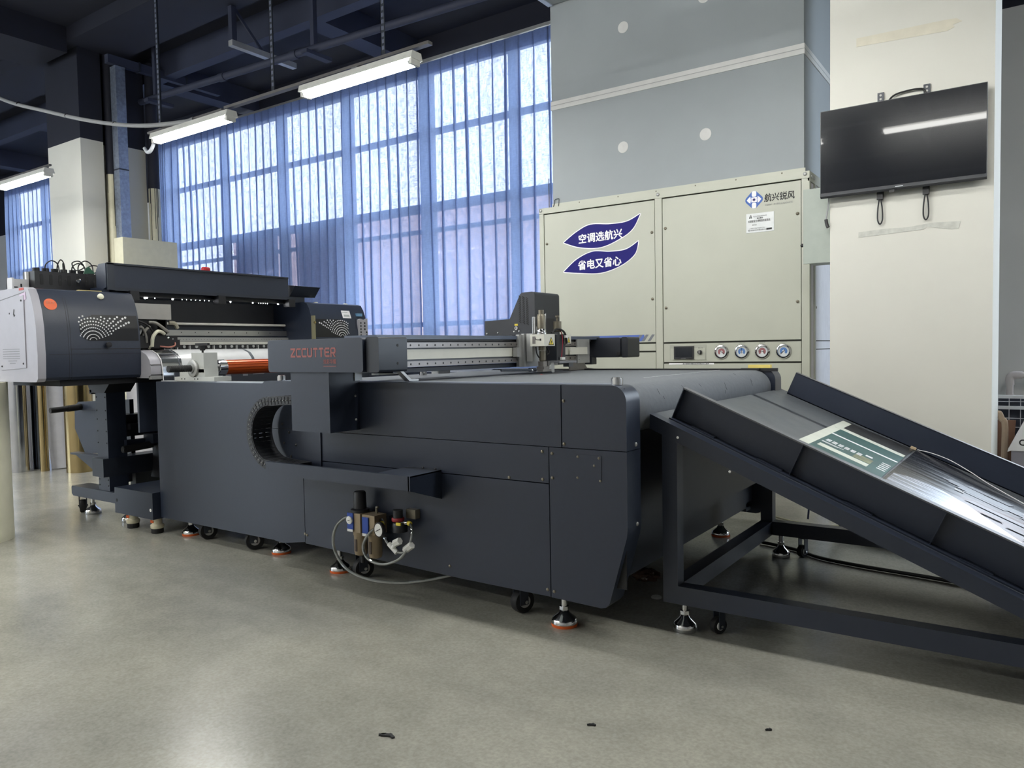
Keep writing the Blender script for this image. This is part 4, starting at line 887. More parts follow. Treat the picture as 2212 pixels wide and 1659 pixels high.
# air preparation unit
fr_ = G().box(-2.60, -2.40, 2.475, 2.5, .30, .36).build('air_filter_regulator', darker, cu)
fr_['label'] = 'air filter and regulator with clear hoses'
G().box(-2.585, -2.505, 2.40, 2.475, .285, .372, .004).box(-2.492, -2.415, 2.40, 2.475, .285, .372, .004).build('valve_body', khaki, fr_)
G().box(-2.583, -2.546, 2.394, 2.40, .297, .372).box(-2.487, -2.45, 2.394, 2.40, .287, .362).build('blue_plate', frblue, fr_)
G().box(-2.582, -2.547, 2.3925, 2.396, .287, .298).box(-2.486, -2.451, 2.3925, 2.396, .277, .289).build('white_label', white, fr_)
gg = G().lathe([(.018, 0), (.018, .006), (.015, .008), (0, .008)], (-2.565, 2.394, .340), (0, -1, 0)).build('small_gauge', white, fr_)
G().box(-2.571, -2.559, 2.3845, 2.386, .339, .341).build('needle', ink, gg)
G().lathe([(.043, .372), (.043, .385), (.030, .39), (.028, .46), (.024, .466), (0, .466)], (-2.545, 2.44, 0)).build('regulator_knob', black, fr_)
for x in (-2.545, -2.453):
    bo_ = G().lathe([(.010, .168), (.028, .176), (.031, .19), (.031, .262), (.034, .268), (.034, .284), (0, .284)], (x, 2.44, 0)).build('filter_bowl', khaki, fr_)
    G().box(x - .006, x + .006, 2.406, 2.412, .195, .25).build('sight_window', M('sight_brown', (66, 52, 44), .3), bo_)
G().lathe([(0, .135), (.010, .138), (.012, .168), (0, .168)], (-2.535, 2.44, 0)).build('drain_plug', black, fr_)
G().tube([(-2.45, 2.45, .372), (-2.45, 2.45, .398), (-2.44, 2.45, .40)], .006, 8).build('oil_nozzle', bronze, fr_)
gr = G().lathe([(.030, .31), (.034, .30), (.034, .27), (0, .27)], (-2.30, 2.44, .04)).lathe([(.022, .37), (.022, .405), (0, .405)], (-2.31, 2.44, 0)).build('pressure_regulator', black, fr_)
G().lathe([(.026, .355), (.028, .358), (.028, .368), (.026, .371), (0, .371)], (-2.31, 2.44, 0)).build('red_ring', M('dull_red_ring', (150, 40, 48), .5), gr)
G().box(-2.29, -2.235, 2.47, 2.5, .365, .405, .004).build('mount_bracket', bronze, gr)
G().box(-2.29, -2.265, 2.404, 2.41, .345, .357).build('yellow_tag', yellow, gr)
g5 = G().lathe([(.034, 0), (.034, .014), (.030, .018), (.028, .014), (0, .014)], (-2.375, 2.40, .318), V((-.15, -1, 0)), 28).build('pressure_gauge', black, fr_)
G().lathe([(0, .0145), (.0285, .0145), (.0285, .016), (0, .016)], (-2.375, 2.40, .318), V((-.15, -1, 0)), 28).build('gauge_face', white, g5); G().obox((-2.377, 2.382, .318), (1, 0, .5), (0, 1, 0), (-.5, 0, 1), .016, .0006, .0014).build('needle', ink, g5)
h1 = [(-2.585, 2.43, .345), (-2.63, 2.42, .335), (-2.68, 2.41, .285), (-2.685, 2.40, .21), (-2.63, 2.39, .14), (-2.53, 2.38, .10), (-2.40, 2.40, .082), (-2.25, 2.45, .088), (-2.1, 2.53, .12), (-2.0, 2.6, .16)]
h2 = [(-2.415, 2.44, .345), (-2.40, 2.43, .335), (-2.44, 2.39, .295), (-2.465, 2.375, .235), (-2.43, 2.37, .185), (-2.34, 2.37, .175), (-2.25, 2.38, .21), (-2.21, 2.40, .27), (-2.21, 2.42, .325), (-2.245, 2.44, .352), (-2.29, 2.44, .35)]
h3 = [(-2.375, 2.41, .30), (-2.345, 2.40, .27), (-2.315, 2.395, .25), (-2.29, 2.395, .235), (-2.25, 2.395, .232), (-2.215, 2.40, .25)]
G().tube(h1, .0085, 10).tube(h2, .0075, 10).tube(h3, .0075, 10).build('clear_hose', tubem_clear, fr_)
G().tube(h1, .005, 8).tube(h2, .0045, 8).tube(h3, .0045, 8).build('hose_core', M('milky_hose_core', (150, 152, 148), .4), fr_)
G().cyl((-2.325, 2.395, .262), (-2.278, 2.395, .228), .011).cyl((-2.302, 2.395, .245), (-2.27, 2.38, .275), .010).cyl((-2.278, 2.38, .272), (-2.245, 2.38, .288), .016, seg=6).cyl((-2.235, 2.40, .245), (-2.195, 2.40, .272), .016, seg=6).build('white_fittings', white, fr_)
G().cyl((-2.60, 2.43, .342), (-2.585, 2.43, .345), .014).cyl((-2.415, 2.44, .345), (-2.40, 2.43, .337), .012).cyl((-2.265, 2.44, .351), (-2.25, 2.44, .353), .011).build('brass_fitting', chrome, fr_)
G().cyl((-2.40, 2.43, .337), (-2.39, 2.425, .33), .010).cyl((-2.25, 2.44, .353), (-2.236, 2.44, .35), .010).build('yellow_collar', yellow, fr_)
# feet and wheels
for x, y in ((-2.88, 2.615), (-1.54, 2.565), (-1.50, 4.27), (-3.1, 4.3)): foot(cu, x, y, .18, orange)
for x, y, a in ((-2.70, 2.60, 4.3), (-1.765, 2.60, 4.35), (-1.8, 4.3, .4)): caster(cu, x, y, .175, .05, a, alu)
G().box(-3.3, -1.36, 2.56, 2.62, .15, .20).build('base_rail', darker, cu); G().box(-3.3, -1.36, 4.30, 4.38, .15, .2).build('base_rail', darker, cu)

# ================================================================== ROLL FEEDER joined to the cutter
fd = thing('roll_feeder', (-3.9, 3.5, 0), 'dark grey roll feeder between the cutter and the printer, holding an orange shaft', 'roll feeder')
G().prism([(-4.432, .944), (-4.432, .108), (-3.36, .105), (-3.335, .30), (-3.335, .944)], 'y', 2.585, 2.615, .002, 1).build('side_panel', dark, fd)
G().box(-4.40, -3.34, 2.615, 4.35, .18, .60).build('body', darker, fd)
G().prism([(-4.432, .944), (-4.432, .13), (-3.335, .13), (-3.335, .944)], 'y', 4.32, 4.35, .002, 1).build('side_panel', dark, fd)
G().box(-4.40, -3.34, 2.60, 2.64, .943, .951).build('top_edge', M('worn_bright_edge', (170, 174, 178), .4, .5), fd)
bb = G().box(-4.36, -4.345, 2.66, 4.3, .60, 1.03).build('back_board', M('charcoal_board', (58, 63, 72), .45), fd)
g = G()
for y0, y1, z0, z1 in ((2.93, 2.99, .955, .985), (3.01, 3.05, .957, .974), (3.14, 3.18, .958, .978), (3.22, 3.31, .966, .993), (3.40, 3.46, .975, .992)): g.box(-4.345, -4.343, y0, y1, z0, z1)
g.build('grey_labels', M('dim_grey_label', (126, 130, 138), .6), bb)
br = G().box(-4.235, -3.842, 2.588, 2.70, .951, .975, .003).box(-4.20, -3.95, 2.60, 2.69, .975, 1.02, .004).box(-4.075, -3.955, 2.60, 2.69, 1.0, 1.115, .004).build('shaft_bracket', M('cast_light_grey', (188, 190, 186), .45, .2), fd)
G().lathe([(.050, 0), (.050, .012), (.044, .016), (.03, .016), (.03, .022), (.02, .022)], (-4.055, 2.60, 1.025), (0, -1, 0), 32).build('bearing_ring', alu, br)
for x in (-4.16, -4.13, -4.03, -4.0): screw(br, (x, 2.588, .963), r=.004, mat=black)
G().cyl((-4.03, 2.645, 1.112), (-4.03, 2.645, 1.13), .006).lathe([(.012, 1.128), (.020, 1.14), (.022, 1.158), (0, 1.16)], (-4.03, 2.645, 0)).obox((-4.03, 2.645, 1.164), (1, .35, 0), (-.35, 1, 0), (0, 0, 1), .042, .011, .0075, .003).build('clamp_knob', black, br)
sh = G()
pts = []
for k in range(16):
    a0 = 2 * PI * k / 16
    for f_, r_ in ((0, .045), (.62, .045), (.68, .039), (.94, .039)): a = a0 + 2 * PI / 16 * f_; pts.append((-4.055 + math.cos(a) * r_, 1.025 + math.sin(a) * r_))
sh.prism(pts, 'y', 2.80, 4.22); sft = sh.build('orange_shaft', orangea, fd, 20)
G().lathe([(.034, 0), (.044, .0), (.047, .004), (.047, .055), (0, .055)], (-4.055, 2.745, 1.025), (0, 1, 0), 32).build('chrome_cap', chrome, sft)
G().lathe([(0, .004), (.034, .001), (.034, .006)], (-4.055, 2.744, 1.025), (0, 1, 0)).build('cap_bore', black, sft)
prof = []
k = 0.0
while k < .165: prof += [(.0185, k), (.0205, k + .004), (.0185, k + .008)]; k += .012
G().lathe([(0, 0)] + prof + [(0, .17)], (-4.055, 2.44, 1.025), (0, 1, 0), 18).build('rubber_handle', rubber, sft)
G().cyl((-4.055, 2.69, 1.025), (-4.055, 2.75, 1.025), .02).build('journal', steel, sft)
G().box(-4.15, -3.95, 4.2, 4.3, .94, 1.1).build('shaft_bracket', M('cast_light_grey', (188, 190, 186)), fd)
for x, y in ((-4.27, 2.68), (-3.43, 2.69), (-4.2, 4.25)): foot(fd, x, y, .185, orange)
for x, y, a in ((-4.08, 2.67, 4.4), (-3.63, 2.665, 4.2), (-3.7, 4.2, .5)): caster(fd, x, y, .185, .052, a, alu)

# ================================================================== WIDE FORMAT PRINTER
pn = thing('wide_format_printer', (-5.1, 3.4, 0), 'dark grey wide format printer with silver end panel and dotted pattern', 'printer')
FP = [(1.512, -4.86), (1.502, -4.826), (1.46, -4.797), (1.38, -4.766), (1.28, -4.747), (1.15, -4.743), (1.12, -4.740), (.985, -4.75), (.968, -4.765), (.965, -4.78)]   # front face (z, x)
def xf(z):
    for (za, xa), (zb, xb) in zip(FP, FP[1:]):
        if za >= z >= zb: return xa + (xb - xa) * (za - z) / (za - zb)
    return FP[-1][1]
back = [(-5.40, .965), (-5.44, 1.0), (-5.44, 1.47), (-5.40, 1.512)]
outl = [(x, z) for z, x in FP] + back
def pod(y0, y1, nm): return G().prism(outl, 'y', y0, y1, .003, 1).build(nm, dark, pn)
p1 = pod(2.10, 2.672, 'end_housing'); p2 = pod(4.105, 4.70, 'end_housing')
# silver end panel on the left end with its cover plate
big = [(x * 1.0, z) for x, z in outl]
ep_ = G().prism([(x + (.0 if x < -5 else .004), z + (.004 if z > 1.4 else (-.004 if z < 1.1 else 0))) for x, z in outl], 'y', 2.055, 2.10, .010, 2).build('end_panel', silverp, pn)
ins = G().prism([(-5.235, 1.43), (-5.205, 1.03), (-4.875, 1.045), (-4.872, 1.47)], 'y', 2.050, 2.056, .002, 1).build('cover_plate', silverp, ep_)
G().prism([(-5.222, 1.452), (-5.222, 1.449), (-4.868, 1.487), (-4.868, 1.49)], 'y', 2.0535, 2.056).build('panel_seam', greyink, ep_)
for x, z in ((-5.215, 1.405), (-4.90, 1.44), (-5.19, 1.055), (-4.905, 1.07)): screw(ins, (x, 2.050, z), r=.006, mat=black)
g = G()
for k, (a, b_) in enumerate(((-5.17, -4.95),) * 5 + ((-5.10, -4.99), (-5.08, -5.01))): g.box(a, b_, 2.0488, 2.0502, 1.155 - k * .014, 1.158 - k * .014)
g.build('louvre_lines', greyink, ins)
g = G().obox((-5.00, 2.0495, 1.375), (.3, 0, 1), (0, 1, 0), (-1, 0, .3), .018, .0008, .005).obox((-5.06, 2.0495, 1.37), (1, 0, 0), (0, 1, 0), (0, 0, 1), .004, .0008, .005).obox((-4.995, 2.0495, 1.355), (1, 0, .4), (0, 1, 0), (-.4, 0, 1), .008, .0008, .005)
g.build('scuff_marks', ink, ins)
G().prism([(x - .03 if x > -5 else x - .35, z) for x, z in outl][4:], 'y', 2.10, 2.67, .01, 2).build('rear_housing', silverp, pn)
G().box(-5.80, -5.40, 2.06, 2.66, .975, 1.50, .03, 3).build('rear_cover', silverp, pn)
st = G().box(-4.93, -4.872, 2.053, 2.16, 1.50, 1.5135).build('red_white_sticker', M('red_white_label', (186, 70, 58), .5), p1)
G().prism([(-4.925, 1.43), (-4.845, 1.445), (-4.85, 1.488), (-4.925, 1.475)], 'y', 2.0525, 2.054).build('lilac_sticker', M('lilac_label', (206, 186, 212), .5), ep_)
# seams on the left housing face
g = G()
for y in (2.232, 2.245): 
    for (za, xa), (zb, xb) in zip(FP[2:], FP[3:]): g.obox(V(((xa + xb) / 2, y, (za + zb) / 2)), V((xb - xa, 0, zb - za)), (0, 1, 0), V((zb - za, 0, xa - xb)), math.hypot(za - zb, xa - xb) / 2, .0008, .0008)
g.box(-4.744, -4.742, 2.24, 2.672, 1.150, 1.153).box(-4.741, -4.739, 2.12, 2.672, 1.120, 1.122)
g.build('housing_seam', ink, p1)
g = G()
for y in (4.565,): g.obox(V((-4.750, y, 1.27)), V((.006, 0, -.23)), (0, 1, 0), V((.23, 0, .006)), .115, .001, .001)
g.build('housing_seam', ink, p2)
def dots(yc, zc, sg, parent, y_lo, y_hi, ztop, blob_r):
    bgp = [(yc + sg * blob_r * math.cos(math.radians(a)) * 1.0 - sg * .0, zc + .075 + blob_r * math.sin(math.radians(a))) for a in range(90, 271, 12)] + [(yc + sg * (y_hi), zc + .004), (yc + sg * y_hi, ztop + .008)]
    def span(z):      # left and right limit of the black field at height z
        d = blob_r ** 2 - (z - zc - .075) ** 2; return -math.sqrt(max(d, 0)), y_hi
    zs = [zc + .002 + (ztop + .008 - zc - .002) * i / 24 for i in range(25)]
    g = G().grid(lambda u, v: (lambda z: (xf(z) + .0012, yc + sg * (span(z)[0] + (span(z)[1] - span(z)[0]) * u), z))(zs[min(24, round(v * 24))]), 1, 24)
    if sg < 0: bmesh.ops.reverse_faces(g.bm, faces=g.bm.faces)
    g.build('dot_field', M('field_black', (12, 13, 17), .35), parent)
    g = G(); n_ = 0
    for i in range(11):
        r = .062 + .0195 * i; step = (.0085 + .0028 * i) / r; th = math.radians(22 if i < 4 else 27 + (i % 2))
        while th < math.radians(160):
            y = yc + sg * r * math.cos(th); z = zc + r * math.sin(th); th += step
            if z > ztop or (y - yc) * sg < -.078 or (y - yc) * sg > y_hi - .012: continue
            rad = .0024 + .019 * r; x = xf(z)
            g.lathe([(rad, 0), (rad, .0012), (0, .0012)], (x + .0014, y, z), (1, 0, .1), 10)
    for r, wd in ((.022, .0018), (.041, .0024)):
        P_ = [(xf(zc) + .003, yc + sg * r * math.cos(math.radians(a)), zc + r * math.sin(math.radians(a))) for a in range(20, 165, 8)]
        g.tube(P_, wd, 6, 1)
    g.build('dot_graphic', whitev, parent)
dots(2.377, 1.199, 1, p1, 0, .285, 1.352, .078)
dots(4.403, 1.228, -1, p2, 0, .285, 1.368, .070)
og = G().lathe([(.036, 0), (.036, .0015), (0, .0015)], (xf(1.416) + .002, 2.155, 1.416), (1, 0, .375), 32).build('round_sticker', M('orange_sticker', (236, 112, 68), .5), p1)
text('新北洋', og, M('faded_print', (226, 150, 120), .6), (2.132, 2.178, 1.418, 1.436), 'x', xf(1.418) + .003, bold=.02)
G().lathe([(.017, 0), (.019, .012), (.012, .018), (.008, .02), (0, .02)], (xf(1.474), 2.46, 1.474), (1, 0, .3)).build('cream_button', rollw, p1)
G().lathe([(.010, 0), (.010, .012), (.017, .014), (.017, .026), (0, .028)], (xf(1.176), 2.46, 1.176), (1, 0, 0)).build('latch_knob', black, p1)
G().box(-4.93, -4.90, 2.38, 2.52, 1.5125, 1.520).build('yellow_tape', M('pale_yellow_tape', (222, 206, 140), .6), p1)
# white paper label, display and key pad on the right housing
g = G().obox((xf(1.42) + .0015, 4.485, 1.42), (0, 1, 0), V((-.385, 0, 1)), V((1, 0, .385)), .046, .034, .001); wl = g.build('paper_label', whitev, p2)
G().obox((xf(1.438) + .0032, 4.475, 1.438), (0, 1, 0), V((-.385, 0, 1)), V((1, 0, .385)), .03, .002, .0006).obox((xf(1.41) + .0032, 4.485, 1.41), (0, 1, 0), V((-.385, 0, 1)), V((1, 0, .385)), .03, .009, .0004).build('label_print', M('faint_print', (170, 176, 176), .6), wl)
kp = G().prism([(4.585, 1.375), (4.61, 1.385), (4.65, 1.375), (4.69, 1.39), (4.69, 1.12), (4.585, 1.12)], 'x', -4.76, -4.738, .003, 1).build('key_pad', silverp, p2)
g = G()
for r_ in range(8):
    for c in range(2): g.lathe([(.008, 0), (.008, .002), (0, .002)], (-4.738, 4.61 + c * .045 + (.02 if r_ in (3, 4) and c else 0), 1.35 - r_ * .026), (1, 0, 0), 8)
g.build('keys', ink, kp)
G().box(-4.785, -4.764, 4.595, 4.655, 1.408, 1.432).build('display', M('lcd_blue', (104, 150, 186), .3), p2)
for y in (4.29, 4.62): G().lathe([(.02, 0), (.02, .008), (.012, .012), (0, .012)], (-4.93, y, 1.512), (0, 0, 1)).build('top_button', rollw, p2)
G().box(-4.768, -4.738, 4.098, 4.116, 1.13, 1.40).build('brass_edge', M('dull_brass_edge', (150, 146, 118), .4, .4), p2)
G().cyl((-4.76, 4.107, 1.345), (-4.73, 4.107, 1.345), .009).build('brass_lock', gold, p2)
# bay between the housings
G().box(-5.40, -5.24, 2.67, 4.11, .98, 1.52).build('bay_back', M('bay_grey', (58, 60, 64), .55), pn)
G().box(-5.44, -4.96, 2.60, 4.20, 1.505, 1.56, .004).build('bay_roof', dark, pn)
lid = G().prism([(-4.945, 1.535), (-4.90, 1.545), (-4.90, 1.70), (-4.985, 1.70), (-5.02, 1.66), (-5.02, 1.555)], 'y', 2.55, 3.99, .004, 2).build('raised_cover', dark, pn)
G().box(-4.902, -4.888, 2.555, 3.985, 1.693, 1.704).box(-4.902, -4.888, 2.555, 2.60, 1.53, 1.70).box(-4.905, -4.89, 2.6, 4.06, 1.527, 1.548).build('cover_rim', darker, lid)
G().prism([(-4.95, 1.56), (-4.88, 1.64), (-4.96, 1.65), (-5.3, 1.62), (-5.3, 1.58)], 'y', 4.04, 4.30, .003, 1).build('end_flap', darker, pn)
for y in (2.72, 3.37, 4.0): G().box(-4.94, -4.87, y - .03, y + .03, 1.47, 1.53, .003).build('cover_hinge', black, pn)
G().box(-4.96, -4.93, 2.68, 4.08, 1.497, 1.507).build('led_strip', black, pn)
led = [(2.83, .007), (2.845, .004), (3.03, .006), (3.375, .006), (3.49, .005), (3.685, .004), (3.92, .005), (2.90, .0025)] + [(3.1 + .035 * k, .0016) for k in range(8)] + [(3.74 + .02 * k, .0018) for k in range(5)]
g = G()
for y, r_ in led: g.ball((-4.945, y, 1.493), r_, 8)
g.build('led_lights', ledm, pn)
G().lathe([(.03, 1.70), (.032, 1.705), (.032, 1.722), (.026, 1.73), (0, 1.73)], (-5.0, 3.33, .01)).build('red_button', redp, lid)
G().box(-5.02, -4.98, 3.41, 3.46, 1.70, 1.712).build('cover_knob', black, lid)
G().cyl((-5.1, 2.7, 1.330), (-5.1, 4.11, 1.332), .010, seg=14).build('guide_rod', M('bright_white_rod', (240, 238, 228), .2, .2), pn)
G().box(-5.16, -5.12, 2.67, 4.11, 1.285, 1.322).build('rail_gap', darker, pn)
g = G().box(-5.14, -5.08, 2.67, 4.11, 1.245, 1.285, .003).m(1)
for k in range(10): g.lathe([(.004, -.002), (.004, .001), (0, .001)], (-5.08, 2.95 + k * .11, 1.268), (1, 0, 0), 8)
g.build('carriage_rail', [steel, ink], pn)
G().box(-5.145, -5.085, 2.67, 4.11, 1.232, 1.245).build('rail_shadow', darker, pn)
sb_ = G().box(-5.13, -5.06, 2.67, 4.11, 1.20, 1.232, .002).build('scale_bar', alu, pn)
g = G()
for k in range(44): g.box(-5.0605, -5.0595, 3.0 + k * .024, 3.004 + k * .024, 1.214, 1.218)
g.build('scale_marks', ink, sb_)
G().box(-5.12, -5.04, 2.67, 4.11, 1.178, 1.198, .004).build('white_bar', M('glossy_white_bar', (226, 226, 216), .25), pn)
def pinch():
    o = G().box(-5.05, -5.0, -.032, .032, 1.132, 1.176, .003).build('pinch_roller', black, pn)
    o.location.y += 0
    return o
for k in range(12):
    y = 3.03 + k * .097
    o = G().box(-5.06, -5.0, y - .03, y + .03, 1.134, 1.176, .003).build('pinch_roller', black, pn)
    G().lathe([(.011, 0), (.011, .006), (0, .006)], (-5.0, y + .008, 1.163), (1, 0, 0), 12).box(-5.02, -4.995, y - .048, y - .038, 1.13, 1.172).box(-5.01, -4.99, y - .028, y + .026, 1.128, 1.134).build('roller_arm', alu, o)
G().box(-5.2, -4.9, 2.67, 4.11, 1.09, 1.128).build('platen', alu, pn)
# print carriage with its hoses
ca = G().box(-5.02, -4.84, 2.69, 2.95, 1.345, 1.448, .003).build('carriage_cover', M('carriage_silver', (178, 176, 172), .4, .4, var=.06), pn)
g = G().box(-5.05, -4.86, 2.68, 2.92, 1.15, 1.34, .006).box(-5.0, -4.84, 2.70, 2.99, 1.155, 1.235, .012).box(-4.98, -4.845, 2.93, 3.01, 1.16, 1.21, .01).box(-5.0, -4.86, 2.86, 2.93, 1.25, 1.345, .004).box(-4.98, -4.85, 2.70, 2.78, 1.25, 1.31, .01)
crg = g.build('print_carriage', black, pn)
def hose(pts, r, m, nm='ink_tube'): return G().tube(pts, r, 8).build(nm, m, crg)
hose([(-4.84, 2.79, 1.325), (-4.82, 2.83, 1.318), (-4.82, 2.88, 1.285), (-4.84, 2.925, 1.262)], .010, M('smoky_tube', (140, 138, 132), .35)); hose([(-4.83, 2.80, 1.165), (-4.815, 2.80, 1.225), (-4.815, 2.83, 1.262), (-4.83, 2.87, 1.262), (-4.85, 2.90, 1.25)], .012, rollw)
hose([(-4.845, 2.75, 1.24), (-4.825, 2.76, 1.275), (-4.83, 2.79, 1.295)], .009, M('smoky_tube', (140, 138, 132))); hose([(-4.85, 2.79, 1.15), (-4.83, 2.795, 1.17)], .008, rollw)
hose([(-4.85, 2.70, 1.23), (-4.83, 2.72, 1.25), (-4.845, 2.74, 1.30)], .007, greyc); hose([(-4.84, 2.86, 1.165), (-4.83, 2.92, 1.16), (-4.832, 2.965, 1.172), (-4.85, 2.97, 1.20)], .005, M('salmon_wire', (170, 110, 96), .5))
hose([(-4.87, 2.95, 1.325), (-4.86, 2.985, 1.32), (-4.87, 3.01, 1.29)], .014, M('clear_tube_bundle', (160, 156, 138), .35)); hose([(-4.84, 2.72, 1.33), (-4.82, 2.76, 1.31), (-4.825, 2.80, 1.27), (-4.84, 2.83, 1.225)], .006, cord); hose([(-4.84, 2.70, 1.28), (-4.822, 2.73, 1.29), (-4.83, 2.76, 1.24), (-4.84, 2.77, 1.19)], .008, M('smoky_tube', (140, 138, 132)))
G().ball((-4.84, 2.92, 1.222), .008, 8).ball((-4.84, 2.955, 1.215), .006, 8).build('bright_nut', chrome, crg)
# curved silver apron in front of the bay, stand, legs
ap = [(-5.0, 1.128), (-4.82, 1.14), (-4.74, 1.133), (-4.68, 1.11), (-4.645, 1.075), (-4.632, 1.03), (-4.632, .985), (-4.66, .96)]
G().prism(ap + [(-5.0, .96)], 'y', 2.672, 2.745).build('silver_apron', silverp, pn)
G().box(-4.66, -4.628, 2.672, 2.745, .952, .975, .004).build('apron_lip', alu, pn)
G().box(-4.642, -4.6295, 2.672, 2.745, 1.045, 1.048).build('apron_seam', alu, pn)
G().box(-4.86, -4.84, 2.70, 4.55, .60, .965).build('lower_apron', dark, pn)
G().box(-5.42, -4.80, 2.2, 4.66, .93, .967, .004).build('underside_beam', black, pn)
def stand(y0):
    G().box(-5.275, -5.135, y0, y0 + .13, .185, .90, .003).build('stand_column', dark, pn)
    G().prism([(-5.36, .965), (-5.30, .86), (-5.12, .86), (-5.0, .965)], 'y', y0 - .02, y0 + .16).build('column_head', black, pn)
    G().prism([(-5.62, .195), (-5.60, .195), (-4.91, .195), (-4.90, .18), (-4.90, .125), (-5.61, .125), (-5.63, .14), (-5.63, .185)], 'y', y0 - .015, y0 + .11, .003, 1).build('stand_foot_beam', dark, pn)
    foot(pn, -5.47, y0 + .05, .13, steel); caster(pn, -5.59, y0 + .04, .13, .045, 2.6, black); foot(pn, -4.99, y0 + .05, .13, steel)
stand(2.64); stand(4.3)
for z in (.83, .74, .68, .60, .52, .27, .23):
    for x in (-5.262, -5.15): screw(pn, (x, 2.64, z), r=.005, mat=black)
G().box(-5.275, -5.13, 2.60, 4.42, .295, .418, .003).build('cross_beam', darker, pn)
G().box(-5.30, -5.16, 2.78, 4.3, .55, .70, .003).box(-5.2, -5.1, 2.78, 4.3, .60, .64).build('cross_beam', black, pn)
G().prism([(-6.03, .735), (-5.97, .765), (-5.25, .80), (-5.25, .42), (-5.9, .38), (-6.04, .56)], 'y', 2.86, 2.89, .002, 1).build('unwinder_cheek', dark, pn)
G().prism([(-6.0, .372), (-5.25, .40), (-5.25, .22), (-5.64, .235)], 'y', 2.83, 2.86, .002, 1).box(-6.0, -5.3, 2.80, 2.86, .372, .386).build('lower_bracket', dark, pn)
G().cyl((-5.93, 2.76, .722), (-5.93, 2.86, .728), .024).cyl((-5.93, 2.64, .716), (-5.93, 2.76, .722), .021).build('unwind_handle', rubber, pn)
G().cyl((-5.30, 2.62, .865), (-5.30, 2.66, .865), .016).build('hand_knob', black, pn)
G().prism([(2.93, .52), (3.0, .52), (3.0, .36), (2.95, .26), (2.91, .26), (2.93, .34)], 'x', -5.10, -4.98, .002, 1).build('take_up_arm', black, pn)
G().cyl((-5.06, 2.70, .475), (-5.05, 2.90, .490), .024).cyl((-5.06, 2.696, .475), (-5.06, 2.702, .475), .02).build('take_up_handle', rubber, pn)
G().box(-5.12, -5.0, 2.88, 2.96, .50, .565, .003).box(-5.15, -5.10, 2.75, 4.2, .47, .53).build('take_up_rail', dark, pn)
G().box(-5.35, -5.28, 2.9, 4.2, .12, .36).build('ink_waste_board', M('worn_grey_sheet', (92, 96, 100), .4), pn)
# ink tank row on top of the left housing
it = G().box(-5.36, -5.20, 2.26, 2.86, 1.512, 1.652, .004).build('ink_tank_row', black, pn)
for k in range(10):
    y = 2.30 + k * .056
    G().cyl((-5.27, y, 1.652), (-5.27, y, 1.678), .021, seg=16).build('tank_cap', black, it)
    G().prism(rrect(y - .010, y + .010, 1.565, 1.635, .0095), 'x', -5.2005, -5.1985).build('tank_slot', M('slot_black', (8, 9, 12)), it)
def loop_(y, h, wdt, lean=0): 
    return G().tube([(-5.24, y - wdt, 1.66), (-5.22, y - wdt * 1.1, 1.66 + h * .6), (-5.22, y + lean * .5, 1.66 + h), (-5.22, y + wdt * 1.1 + lean, 1.66 + h * .6), (-5.2, y + wdt + lean, 1.60)], .004, 6).build('ink_hose', cord, it)
for a in ((2.36, .065, .02, .03), (2.43, .075, .018, 0), (2.47, .055, .02, -.05), (2.54, .06, .035, 0), (2.58, .08, .035, .01), (2.63, .055, .035, .02), (2.72, .06, .03, .08), (2.76, .03, .02, .05)): loop_(*a)
G().tube([(-5.23, 2.52, 1.68), (-5.22, 2.50, 1.72), (-5.22, 2.545, 1.735), (-5.22, 2.575, 1.70), (-5.22, 2.54, 1.675)], .004, 6, 6, True).build('ink_hose', cord, it)
gr_ = M('ink_green', (24, 78, 58), .5)
G().prism([(2.565, 1.655), (2.58, 1.69), (2.60, 1.705), (2.615, 1.685), (2.64, 1.66)], 'x', -5.215, -5.205).obox((-5.21, 2.672, 1.69), (0, .2, 1), (0, 1, -.2), (1, 0, 0), .028, .013, .005).build('green_board', gr_, it)
G().box(-5.22, -5.20, 2.71, 2.755, 1.685, 1.71).build('blue_clip', M('pale_blue_clip', (120, 150, 200), .5), it)
G().cyl((-5.24, 2.82, 1.652), (-5.24, 2.82, 1.672), .016).build('clear_cap', white, it); G().cyl((-5.24, 2.82, 1.672), (-5.24, 2.82, 1.705), .014).build('black_valve', black, it)
for y in (2.785, 2.75): G().cyl((-5.23, y, 1.62), (-5.23, y - .012, 1.70), .003).build('thin_rod', cord, it)
G().tube([(-5.20, 2.515, 1.6), (-5.19, 2.525, 1.61), (-5.192, 2.53, 1.60), (-5.196, 2.52, 1.59)], .008, 8).build('silver_fitting', chrome, it)
G().box(-5.2, -5.19, 2.745, 2.80, 1.548, 1.556).box(-5.2, -5.192, 2.75, 2.77, 1.556, 1.572).build('tag_plate', alu, it)
G().box(-5.30, -5.28, 2.245, 2.262, 1.55, 1.65).cyl((-5.21, 2.30, 1.575), (-5.21, 2.30, 1.64), .007).build('white_tube', white, it)
wp = G().box(-5.28, -5.27, 2.13, 2.255, 1.5, 1.60).box(-5.28, -5.2, 2.13, 2.14, 1.5, 1.6).build('white_plate', M('white_bracket_plate', (206, 206, 208), .4), pn)
G().box(-5.2695, -5.268, 2.165, 2.19, 1.545, 1.552).box(-5.2695, -5.268, 2.16, 2.185, 1.525, 1.53).box(-5.2695, -5.268, 2.205, 2.215, 1.55, 1.57).build('plate_slots', ink, wp)
